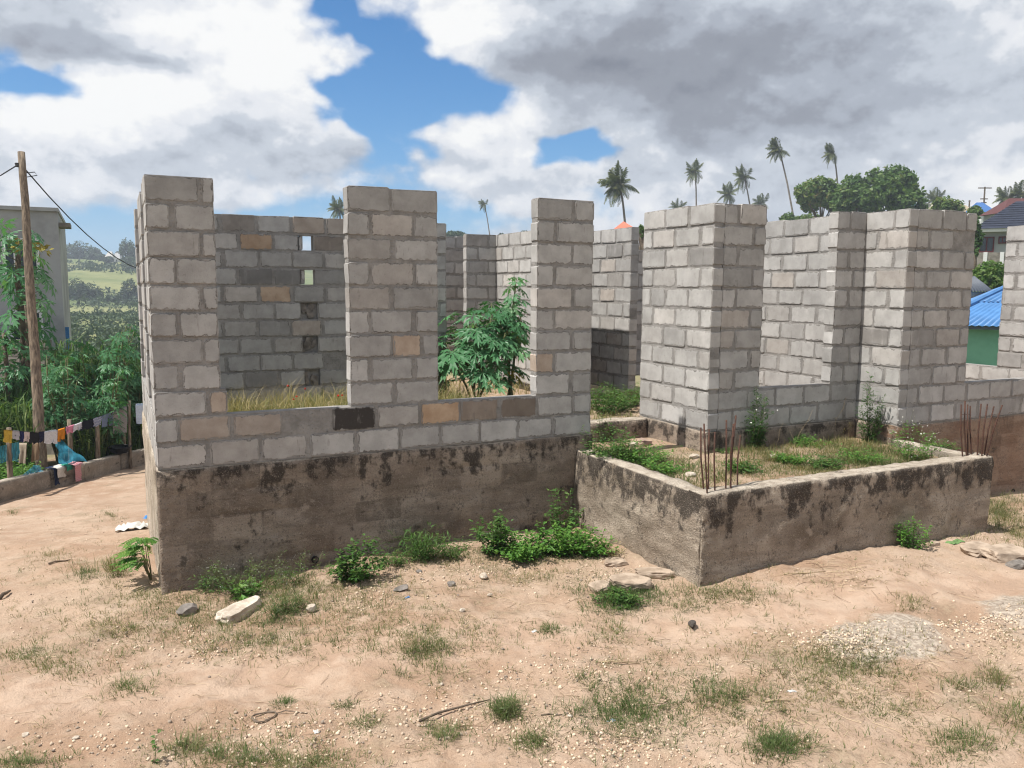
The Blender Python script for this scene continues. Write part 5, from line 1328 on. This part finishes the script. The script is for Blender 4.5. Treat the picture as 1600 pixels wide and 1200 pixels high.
# blue-roofed green house
A, B, C, Dd = at(1452, 507, 28.0), at(1720, 513, 26.2), at(1600, 436, 32.0), at(1690, 438, 31.4)
bh = empty('green_house', gxy(at(1560, 600, 29)), 'small green-walled house with a blue corrugated iron roof behind the right wing', 'house')
gf = Frame(A, B)
M_GREENW = plain('green_paint', (.19, .41, .29), c2=(.155, .35, .245), scale=1.5)
M_BLUEROOF = plain('blue_roof_sheet', (.075, .20, .42), c2=(.06, .165, .35), scale=2, rough=.45)
gf.part('wall', M_GREENW, bh, (.45, gf.L - .3, .5, 6.0, -2.6, A.z - .03))
def corrugated(name, a, b, c, d, pitch, amp, mat, parent, lift=0.0):
    """quad a-b (eave) c-d (top edge over a, b) with ridges running up the slope"""
    n = max(4, int((b - a).length / pitch) * 4); sp = Soup(); nr = ((b - a).cross(c - a)).normalized()
    if nr.z < 0: nr = -nr
    lo, hi = [], []
    for i in range(n + 1):
        t = i / n; o_ = nr * (amp * math.sin(t * n / 4 * 2 * math.pi) + lift)
        lo.append(a.lerp(b, t) + o_); hi.append(c.lerp(d, t) + o_)
    und = nr * .02
    m_ = len(lo)
    V = lo + hi + [p - und for p in lo] + [p - und for p in hi]; F = []
    for i in range(m_ - 1):
        F += [(i, i + 1, m_ + i + 1, m_ + i), (2 * m_ + i, 3 * m_ + i, 3 * m_ + i + 1, 2 * m_ + i + 1), (i, 2 * m_ + i, 2 * m_ + i + 1, i + 1)]
    sp.add(V, F); return sp.build(name, mat, parent, smooth=True)
mid_ = lambda p, q, f: p.lerp(q, f)
corrugated('roof_sheet', A, B, mid_(A, C, .48), mid_(B, Dd, .48), .2, .022, M_BLUEROOF, bh)
corrugated('roof_sheet', mid_(A, C, .46) , mid_(B, Dd, .46), C, Dd, .2, .022, M_BLUEROOF, bh, lift=.03)
E1 = gf.p(.0, 6.8, A.z); F1 = gf.p(gf.L, 6.8, A.z)
corrugated('roof_sheet', E1, A, C, C + (A - E1) * .001, .2, .022, M_BLUEROOF, bh)
corrugated('roof_sheet', F1, E1, Dd, C, .2, .022, M_BLUEROOF, bh)
gf.part('fascia', plain('dark_fascia', (.10, .13, .17)), bh, (.05, gf.L, .10, .13, A.z - .14, A.z - .02))
s_ = Soup(); s_.tube([A + Vector((0, 0, .04)), C + Vector((0, 0, .05))], .09, 6); s_.build('ridge_cap', M_BLUEROOF, bh)
# grey corrugated shed behind it
sh = empty('grey_shed', gxy(at(1530, 500, 33)), 'low cream shed with a dark grey corrugated gable roof behind the blue roof', 'shed')
a, b, c = at(1495, 455, 32), at(1550, 455, 32.4), at(1522, 432, 33.4)
sf = Frame(a, b)
corrugated('roof_sheet', a - sf.u * .1, b + sf.u * .1, c - sf.u * .8, c + sf.u * .05, .14, .03, plain('grey_zinc', (.12, .135, .16), rough=.5), sh)
sf.part('wall', plain('cream_paint', (.50, .47, .40)), sh, (.05, sf.L - .05, .15, 2.5, -1.5, a.z - .02))
# dark blue tiled villa with its block wall
D = 58; vf = Frame(at(1522, 380, D), at(1690, 382, D - 3))
vb = empty('villa', gxy(at(1600, 400, D + 4)), 'grey villa with a dark blue hipped roof up the slope', 'house')
ze, zr, zg = at(1560, 360, D).z, at(1572, 320, D + 5).z, at(1560, 398, D).z
M_NAVY = plain('navy_roof_tile', (.028, .034, .055), c2=(.018, .022, .036), scale=3, rough=.6)
vf.part('wall', plain('pale_grey_paint', (.36, .37, .38), c2=(.30, .31, .325), scale=1), vb, (.4, vf.L, .6, 9, zg - 2, ze - .05))
vf.part('fascia', M_WHITE, vb, (0, vf.L + .4, .0, .12, ze - .14, ze + .08))
rf = Soup(); q = [vf.p(-.15, -.1, ze + .09), vf.p(vf.L + .5, -.1, ze + .09), vf.p(vf.L + .5, 10, ze + .09), vf.p(-.15, 10, ze + .09), vf.p(2.6, 4.8, zr), vf.p(3.3, 4.8, zr)]
rf.add(q, [(0, 1, 5, 4), (1, 2, 5), (2, 3, 4, 5), (3, 0, 4), (0, 3, 2, 1)]); roof = rf.build('roof', M_NAVY, vb)
cs = Soup()
for k in range(1, 12):     # tile courses as real steps
    f = k / 12; p0, p1 = q[0].lerp(q[4], f), q[1].lerp(q[5], f); cs.tube([p0 + Vector((0, 0, .02)), p1 + Vector((0, 0, .02))], .03, 4)
sub('tile_course', cs, M_NAVY, roof)
M_MAROON = plain('maroon_frame', (.10, .02, .025))
for px0, px1, py0, py1 in ((1531, 1554, 370, 394), (1560, 1573, 370, 381), (1590, 1612, 370, 394)):
    u0, u1 = (at(px0, py0, D) - vf.o).dot(vf.u), (at(px1, py0, D) - vf.o).dot(vf.u); z1, z0 = at(px0, py0, D).z, at(px0, py1, D).z; w = .08
    fr = vf.part('window', M_MAROON, vb, (u0, u0 + w, .48, .596, z0, z1), (u1 - w, u1, .48, .596, z0, z1), (u0 + w, u1 - w, .48, .596, z1 - w, z1), (u0 + w, u1 - w, .48, .596, z0, z0 + w), ((u0 + u1) / 2 - .04, (u0 + u1) / 2 + .04, .5, .59, z0 + w, z1 - w))
    sp = Soup(); vf.box(sp, u0 + w, u1 - w, .55, .592, z0 + w, z1 - w); sub('pane', sp, M_GLASS, fr)
yw = empty('villa_wall', gxy(at(1560, 410, 53)), 'block boundary wall with white posts below the villa', 'wall')
y0 = Frame(at(1505, 404, 53), at(1680, 406, 51)); za, zc = at(1550, 395, 53).z, at(1550, 412, 53).z - 1.2
y0.part('panel', M_GRIME, yw, (0, y0.L, 0, .15, zc, za))
for k in range(9): y0.part('post', M_WHITE, yw, (k * .95 + .2, k * .95 + .42, -.06, -.003, zc, za + .02))
# roofs and walls farther up the hill
def hut(name, px0, px1, pyr, pye, D, cr_, cw, label, hip=.3, cat='house'):
    f = Frame(at(px0, pye, D), at(px1, pye, D)); ze = at(px0, pye, D).z; zr = at((px0 + px1) / 2, pyr, D + 3).z; dp = max(4.0, f.L * .6)
    o = empty(name, gxy(f.p(f.L / 2, dp / 2, 0)), label, cat); zg = gzf(f.o.x, f.o.y) - 2
    f.part('wall', cw, o, (.3, f.L - .3, .3, dp - .3, zg, ze + .02))
    sp = Soup(); q = [f.p(0, 0, ze), f.p(f.L, 0, ze), f.p(f.L, dp, ze), f.p(0, dp, ze), f.p(f.L * hip, dp / 2, zr), f.p(f.L * (1 - hip), dp / 2, zr)]
    if hip >= .49: sp.add(q[:5], [(0, 1, 4), (1, 2, 4), (2, 3, 4), (3, 0, 4), (0, 3, 2, 1)])
    else: sp.add(q, [(0, 1, 5, 4), (1, 2, 5), (2, 3, 4, 5), (3, 0, 4), (0, 3, 2, 1)])
    sp.build('roof', cr_, o)
    w = f.L * .12; sp = Soup(); f.box(sp, f.L * .45, f.L * .45 + w, .2, .296, ze - 1.6, ze - .6); sp.build('window', M_GLASS, o)
hut('far_house', 960, 995, 347, 358, 100, plain('salmon_roof', (.55, .16, .10), var=.1), M_PLASTER, 'house with a pyramid salmon roof peeking above the hall wall', .5)
hut('far_house', 1532, 1558, 318, 331, 95, plain('bright_blue_roof', (.05, .13, .32), var=.1), M_WHITE, 'bright blue roofed house behind the dark villa roof')
hut('far_house', 1428, 1452, 319, 334, 120, plain('teal_roof', (.08, .20, .19), var=.1), M_WHITE, 'teal roofed house right of the dense mango trees')
hut('far_house', 1449, 1475, 319, 335, 105, plain('cream_roof', (.42, .39, .31), var=.1), M_WHITE, 'cream roofed house between the teal roof and a round tree')
hut('far_house', 1500, 1530, 322, 336, 110, plain('tan_roof', (.36, .30, .22), var=.1), M_WHITE, 'tan roofed house beside the round tree')
hut('far_house', 1566, 1660, 312, 332, 80, plain('maroon_roof', (.10, .04, .04), var=.2), M_PLASTER, 'maroon roofed house above the villa')
hut('far_house', 163, 176, 393, 402, 390, plain('pale_roof', (.48, .46, .43), var=.1), M_WHITE, 'tiny pale house on the left far ridge between trees')
hut('far_house', 174, 188, 395, 404, 395, plain('pale_roof2', (.40, .40, .40), var=.1), M_WHITE, 'tiny grey roofed house on the far ridge')
def steel_pole(px, py0, py1, D, label, cross):
    b, t = at(px, py1, D), at(px + 2, py0, D); o = empty('line_pole', gxy(b), label, 'pole'); s_ = Soup(); s_.tube([gxy(b, -.3), t], [.16, .10], 6); s_.build('shaft', M_BARK, o)
    for w, dy in cross: s_ = Soup(); c = t - Vector((0, 0, dy)); s_.tube([c - RT * w, c + RT * w], .09, 4); s_.build('crossarm', M_BARK, o)
steel_pole(1537, 292, 335, 110, 'far power line pole with crossarms above the villa', ((.9, .15), (.5, 1.6), (.35, 2.1)))
steel_pole(1513, 313, 335, 115, 'short far pole between tan roof and villa', ((.12, .1),))

# ------------------------------------------------------------------ trees
def crown_tree(name, base, lobes, n, ls, label, mat=M_TREE, group=None, seed=0, trunk=.25, cat='tree', tint=(.1, .75), sag=.0):
    """lobes: (centre rel. to base, radii); leaf clumps lie in the outer shell of every lobe, thinner inside"""
    rng = np.random.default_rng(seed); r_ = random.Random(seed); root = empty(name, base, label, cat, group)
    tw = Soup(); top = sum((Vector(c) for c, _ in lobes), Vector()) / len(lobes)
    fork = Vector((top.x * .5, top.y * .5, top.z * .45))
    tw.tube([Vector((0, 0, -.4)), fork * .5 + rv(r_, trunk * .3), fork], [trunk, trunk * .8, trunk * .65], 8)
    for c, rd in lobes:
        c = Vector(c); tw.tube([fork, fork.lerp(c, .5) + rv(r_, trunk), c], [trunk * .5, trunk * .35, trunk * .12], 6)
        for k in range(3): tw.tube([fork.lerp(c, .6), c + Vector((rd[0] * r_.uniform(-.7, .7), rd[1] * r_.uniform(-.7, .7), rd[2] * r_.uniform(-.3, .7)))], [trunk * .2, trunk * .06], 4)
    tw.build('trunk', M_BARK, root, smooth=True, loc=(0, 0, 0))
    wts = np.array([rd[0] * rd[2] for _, rd in lobes]); wts = wts / wts.sum()
    P, Nn, T = [], [], []
    for (c, rd), wt in zip(lobes, wts):
        m_ = int(n * wt); d = rng.normal(size=(m_, 3)); d /= np.linalg.norm(d, axis=1)[:, None]
        rr_ = .55 + .5 * rng.random(m_) ** .6
        lump = np.array([mn.noise(Vector(x) * 2.6 + Vector((seed, c[0], c[2]))) for x in d])      # clumps and gaps
        keep = rng.random(m_) < np.clip(.7 + 1.6 * lump, .06, 1)
        rr_ = rr_ * (1 + .4 * lump)
        p = np.array(c) + d * rr_[:, None] * np.array(rd)
        P.append(p[keep]); Nn.append(d[keep]); T.append((.45 + .75 * lump + .2 * rng.normal(size=m_) * .8)[keep])  # proud clumps tinted lighter, gaps darker: light and shade put into the tint
    P, Nn, T = np.concatenate(P), np.concatenate(Nn), np.clip(np.concatenate(T) * (tint[1] - tint[0]) + tint[0], 0, 1)
    m_ = len(P); nv = Nn * .7 + rng.normal(size=(m_, 3)) * .6 + np.array([0, 0, .35]); nv /= np.linalg.norm(nv, axis=1)[:, None]
    a = np.cross(nv, rng.normal(size=(m_, 3))); a /= np.linalg.norm(a, axis=1)[:, None]; b = np.cross(nv, a)
    s1 = ls * rng.uniform(.6, 1.3, (m_, 1)); s2 = s1 * rng.uniform(.35, .6, (m_, 1))
    V = np.stack([P - a * s1, P + b * s2 - nv * s1 * .1, P + a * s1 - nv * s1 * .25, P - b * s2], 1).reshape(-1, 3)
    F = np.arange(m_ * 4).reshape(-1, 4)
    o = link('crown', mesh('crown', V, F, False, np.repeat(T, 4)), mat, root, loc=(0, 0, 0))
    return root
def tree_px(name, px, py0, py1, wpx, D, label, n=6000, ls=.3, seed=0, nl=9, **kw):
    """a tree whose crown fills px +- wpx/2 between rows py0 and py1, standing at forward distance D"""
    m = D / FPX; c = at(px, (py0 + py1) / 2, D); b = gxy(c); W_, H_ = wpx * m, (py1 - py0) * m; r_ = random.Random(seed + 50)
    lobes = []
    for k in range(nl):
        a = 2 * math.pi * k / nl + r_.uniform(-.3, .3); q = .30 * W_
        lobes.append(((c.x - b.x + math.cos(a) * q, c.y - b.y + math.sin(a) * q, c.z - b.z + r_.uniform(-.28, .22) * H_), (W_ * r_.uniform(.14, .24), W_ * r_.uniform(.14, .24), H_ * r_.uniform(.18, .30))))
    lobes.append(((c.x - b.x + r_.uniform(-.1, .1) * W_, c.y - b.y, c.z - b.z + H_ * .18), (W_ * .30, W_ * .30, H_ * .34)))
    return crown_tree(name, b, lobes, n, ls, label, seed=seed, trunk=max(.12, W_ * .03), **kw)
tree_px('mango_tree', 1284, 280, 345, 86, 118, 'dense mango tree at the end of the mango row next to the tall leaning palm', 9000, .34, 1, tint=(.15, .95))
tree_px('mango_tree', 1338, 276, 345, 76, 112, 'darker mango tree in the middle of the mango row', 8000, .32, 2)
tree_px('mango_tree', 1393, 263, 345, 98, 108, 'largest mango tree, its crown rising highest in the mango row', 11000, .34, 3, nl=7)
tree_px('round_tree', 1480, 309, 345, 48, 100, 'small rounded light green tree among the hill roofs', 3500, .25, 4, tint=(.4, .9))
tree_px('small_tree', 1230, 333, 352, 24, 120, 'small treetop just above the wing wall', 1200, .25, 5)
tree_px('small_tree', 1262, 334, 356, 60, 125, 'low spreading tree under the palms above the wing wall', 2500, .28, 6, tint=(.4, .9))
tree_px('small_tree', 1524, 322, 338, 22, 90, 'small dark tree beside the villa roof', 1000, .22, 7)
tree_px('slope_bush', 1548, 410, 470, 66, 39, 'tangled olive bush on the slope below the villa wall', 6000, .11, 8, mat=M_WEED, cat='bush', tint=(.4, 1))
tree_px('slope_bush', 1592, 408, 462, 60, 40, 'second tangled bush on the slope at the villa wall end', 4000, .14, 9, mat=M_WEED, cat='bush', tint=(.4, 1))
tree_px('slope_bush', 1470, 408, 470, 70, 41, 'tangled bush on the slope hidden behind the wing pillar', 3500, .14, 15, mat=M_WEED, cat='bush', tint=(.4, 1))
tree_px('slope_bush', 1395, 415, 470, 70, 43, 'tangled bush on the slope behind the porch window wall', 3500, .14, 16, mat=M_WEED, cat='bush', tint=(.3, .9))
tree_px('small_tree', 1526, 342, 402, 18, 50, 'slim leafy tree rising right behind the wing pillar', 900, .13, 10, nl=5, tint=(0, .5))
tree_px('small_tree', 1003, 352, 372, 10, 40, 'thin green shrub seen between hall wall and porch pillar', 500, .1, 11)
tree_px('small_tree', 712, 361, 371, 40, 210, 'blue-grey treetop above the hall walls', 1200, .4, 12, mat=M_FAR)
tree_px('small_tree', 783, 364, 372, 10, 200, 'tiny treetop above the sunlit hall wall', 400, .3, 13, mat=M_FAR)
tree_px('small_tree', 820, 360, 370, 16, 200, 'second tiny treetop above the sunlit hall wall', 400, .3, 14, mat=M_FAR)
FT = [(112, 380, 424, 44, 420, 'broad dark tree crowning the far ridge at the grey house'), (134, 378, 424, 40, 425, 'dark tree with the highest crown on the far ridge'), (150, 388, 424, 30, 415, 'smaller dark tree at the end of the ridge wood'), (99, 384, 420, 20, 430, 'dark ridge tree touching the corner of the grey house'),
      (160, 398, 412, 12, 400, 'small round tree beside the tiny pale house'), (185, 394, 410, 12, 400, 'small tree after the tiny grey roofed house'), (170, 401, 412, 14, 385, 'low hedge tree in front of the tiny houses'), (203, 375, 425, 34, 360, 'tall dark tree on the ridge next to the house wall'), (212, 402, 445, 40, 330, 'wide dark tree below the ridge next to the house wall'),
      (125, 436, 482, 44, 260, 'pale green feathery tree at the valley edge'), (105, 445, 485, 30, 255, 'pale feathery tree at the corner of the grey house'), (150, 450, 484, 30, 262, 'low pale tree in the middle of the valley edge'), (203, 438, 478, 34, 265, 'grey-green tree at the valley edge next to the house wall'), (176, 462, 486, 26, 258, 'low bush at the valley edge'), (174, 424, 433, 10, 320, 'single small bush on the grassy slope')]
for i, (px, a, b, w, D, lab) in enumerate(FT):
    tree_px('far_tree', px, a, b, w, D, lab, 2600, D * .0016, 80 + i, mat=M_FAR, nl=5, group='trees across the valley')

sc = Soup(); r = random.Random(12)
for k in range(3400):
    px = r.uniform(60, 240) if k < 2100 else r.uniform(240, 900); D = math.exp(r.uniform(math.log(70), math.log(430))) if k < 2100 else math.exp(r.uniform(math.log(45), math.log(300)))
    p = gxy(at(px, 450, D)); w = r.uniform(.5, 1.6) * (1.3 if D > 240 else .6)
    if mn.noise(Vector((p.x * .02, p.y * .02, 0))) < -.12 and D > 200: continue
    for q in range(7):
        c = p + Vector((r.gauss(0, w * .5), r.gauss(0, w * .5), abs(r.gauss(.3, .4)) * w)); sc.leaf(c, runit(r), runit(r), w * .9, w * .55, r.random(), .1)
tag(sc.build('valley_scrub', M_FAR), 'scattered scrub and bushes over the grassy valley side', 'scrub', kind='stuff')

# ------------------------------------------------------------------ coconut palms
def frond_mesh(seed, L=1.0, droop=.5):
    r_ = random.Random(seed); s = Soup(); pts = []
    n = 22
    for i in range(n + 1):
        f = i / n; pts.append(Vector((L * (f - .12 * droop * f * f), .04 * math.sin(f * 3 + seed), L * (.22 * f - droop * f * f * .75))))
    s.tube(pts[::3] + [pts[-1]], [.014, .013, .012, .010, .008, .006, .004, .003, .002][:len(pts[::3]) + 1], 4, .9, cap=False)
    for i in range(2, n + 1):
        f = i / n; p = pts[i]; d = (pts[i] - pts[i - 1]).normalized(); ll = L * (.40 * math.sin(math.pi * (.18 + .78 * f)) + .05)
        for sg in (-1, 1):
            for q in range(2):
                dr = d * .55 + Vector((0, sg, 0)) * r_.uniform(.6, .9) + Vector((0, 0, -r_.uniform(.35, .9)))
                b_ = p - d * L / n * .5 * q; dr.normalize(); w = L * .020; e = b_ + dr * ll * r_.uniform(.8, 1.1); m1 = b_ + dr * ll * .5
                s.add([b_, m1 + d * w, e, m1 - d * w], [(0, 1, 2, 3)], min(1, max(0, r_.gauss(.42, .16) + .2 * (f > .85))))
    me = bpy.data.meshes.new('frond'); me.from_pydata([tuple(v) for v in s.v], [], s.f)
    a = me.attributes.new('tint', 'FLOAT', 'POINT'); a.data.foreach_set('value', np.asarray(s.t, np.float32)); me.materials.append(M_PALM); return me
FRONDS = [frond_mesh(k, 1.0, d) for k, d in enumerate((.15, .45, .8, 1.15, 1.5))]
wind = -RT0
def palm(px, py, tx, ty, D, rpx, label, seed, n=15, lean=.5, group='coconut palms on the skyline'):
    rng = random.Random(seed); top = at(px, py, D); bt = at(tx, ty, D); zg = gzf(bt.x, bt.y)
    # carry the visible trunk on down to the ground
    dv = (top - bt).normalized(); b = bt + Vector((dv.x, dv.y, 0)) * 0
    base = Vector((bt.x - dv.x * .3 * max(0, bt.z - zg), bt.y, zg)); R_ = rpx * D / FPX * 1.12
    root = empty('coconut_palm', base, label, 'palm', group)
    pts = [base - Vector((0, 0, .4)), base.lerp(bt, .5), bt, bt.lerp(top, .5) + (wind * -.012 * (top - bt).length), top]
    s_ = Soup(); s_.tube(pts, [.24, .19, .17, .15, .13], 7); s_.build('trunk', plain('palm_trunk', (.20, .17, .14), c2=(.11, .09, .075), scale=6), root, smooth=True)
    for k in range(n):
        a = k * 2.39996 + rng.uniform(-.5, .5); f = (k / (n - 1)) ** .85
        out = Vector((math.cos(a), math.sin(a), 0)); el = 1.25 - 1.75 * f + rng.uniform(-.15, .15)
        d = (out * math.cos(el) + Vector((0, 0, math.sin(el))) + wind * (lean + .15) * rng.uniform(.5, 1.4)).normalized()
        x = d; y = Vector((0, 0, 1)).cross(x); y = y.normalized() if y.length > .05 else Vector((1, 0, 0)); z = x.cross(y).normalized()
        o = bpy.data.objects.new('frond', FRONDS[min(4, max(0, int(f * 4.2 + rng.uniform(-.6, .6))))]); COL.objects.link(o); o.parent = root
        M = Matrix(((x.x, y.x, z.x, 0), (x.y, y.y, z.y, 0), (x.z, y.z, z.z, 0), (0, 0, 0, 1)))
        o.matrix_local = Matrix.Translation(top - base) @ M @ Matrix.Scale(R_ * rng.uniform(.8, 1.12), 4)
    nut = Soup()
    for k in range(5):
        c = top - base + Vector((rng.uniform(-.3, .3), rng.uniform(-.3, .3), -.3)); nut.box(c, (.13, .13, .16), Matrix.Rotation(rng.uniform(0, 3), 3, runit(rng)))
    tag(nut.build('coconuts', M_BARK, root, loc=(0, 0, 0)), kind='stuff')
for i, q in enumerate(((969, 288, 977, 352, 112, 30, 'large dark coconut palm behind the salmon pyramid roof', 22, .35), (1086, 268, 1088, 322, 175, 17, 'slim coconut palm standing straight above the porch pillar', 15, .3), (1139, 303, 1141, 325, 190, 17, 'short palm crown just above the porch pillar corner', 15, .0),
                       (1163, 277, 1172, 322, 180, 18, 'thin palm with yellowish fronds over the end of the porch pillar', 14, .35), (1190, 318, 1200, 350, 220, 15, 'pale distant palm low behind the porch pillar', 14, .2), (1218, 234, 1240, 340, 150, 18, 'tallest palm with a curved leaning trunk left of the mango trees', 16, .8),
                       (1303, 240, 1309, 290, 160, 17, 'tall windswept palm rising behind the mango trees', 15, .9), (757, 319, 765, 366, 235, 10, 'small thin windswept palm above the sunlit hall wall', 12, .6), (530, 326, 532, 350, 150, 18, 'palm crown half hidden behind the second facade pillar', 15, .1),
                       (1463, 311, 1464, 335, 170, 17, 'dark bushy palm between the mango trees and the round tree', 16, .1), (1574, 309, 1574, 330, 150, 19, 'dark palm above the maroon roof', 16, .3), (1598, 304, 1598, 330, 148, 20, 'second dark palm above the far end of the maroon roof', 16, .3), (1060, 325, 1060, 340, 200, 14, 'palm crown barely showing over the porch side wall', 14, .1))):
    px, py, tx, ty, D, rp, lab, n, ln = q; palm(px, py, tx, ty, D, rp, lab, 200 + i, int(n * 1.35), ln)

# ------------------------------------------------------------------ haze
hz = Soup(); hz.box2((-520, -420, -11), (900, 900, 48))
m_ = bpy.data.materials.new('haze_air'); m_.use_nodes = True; m_.node_tree.nodes.clear(); gg = G(m_.node_tree)
pv = gg.n('ShaderNodeVolumePrincipled', {'Color': (.80, .88, 1.0, 1), 'Density': .0007, 'Anisotropy': .2})
gg.n('ShaderNodeOutputMaterial', {'Volume': pv.outputs[0]})
tag(hz.build('haze', m_), kind='stuff')
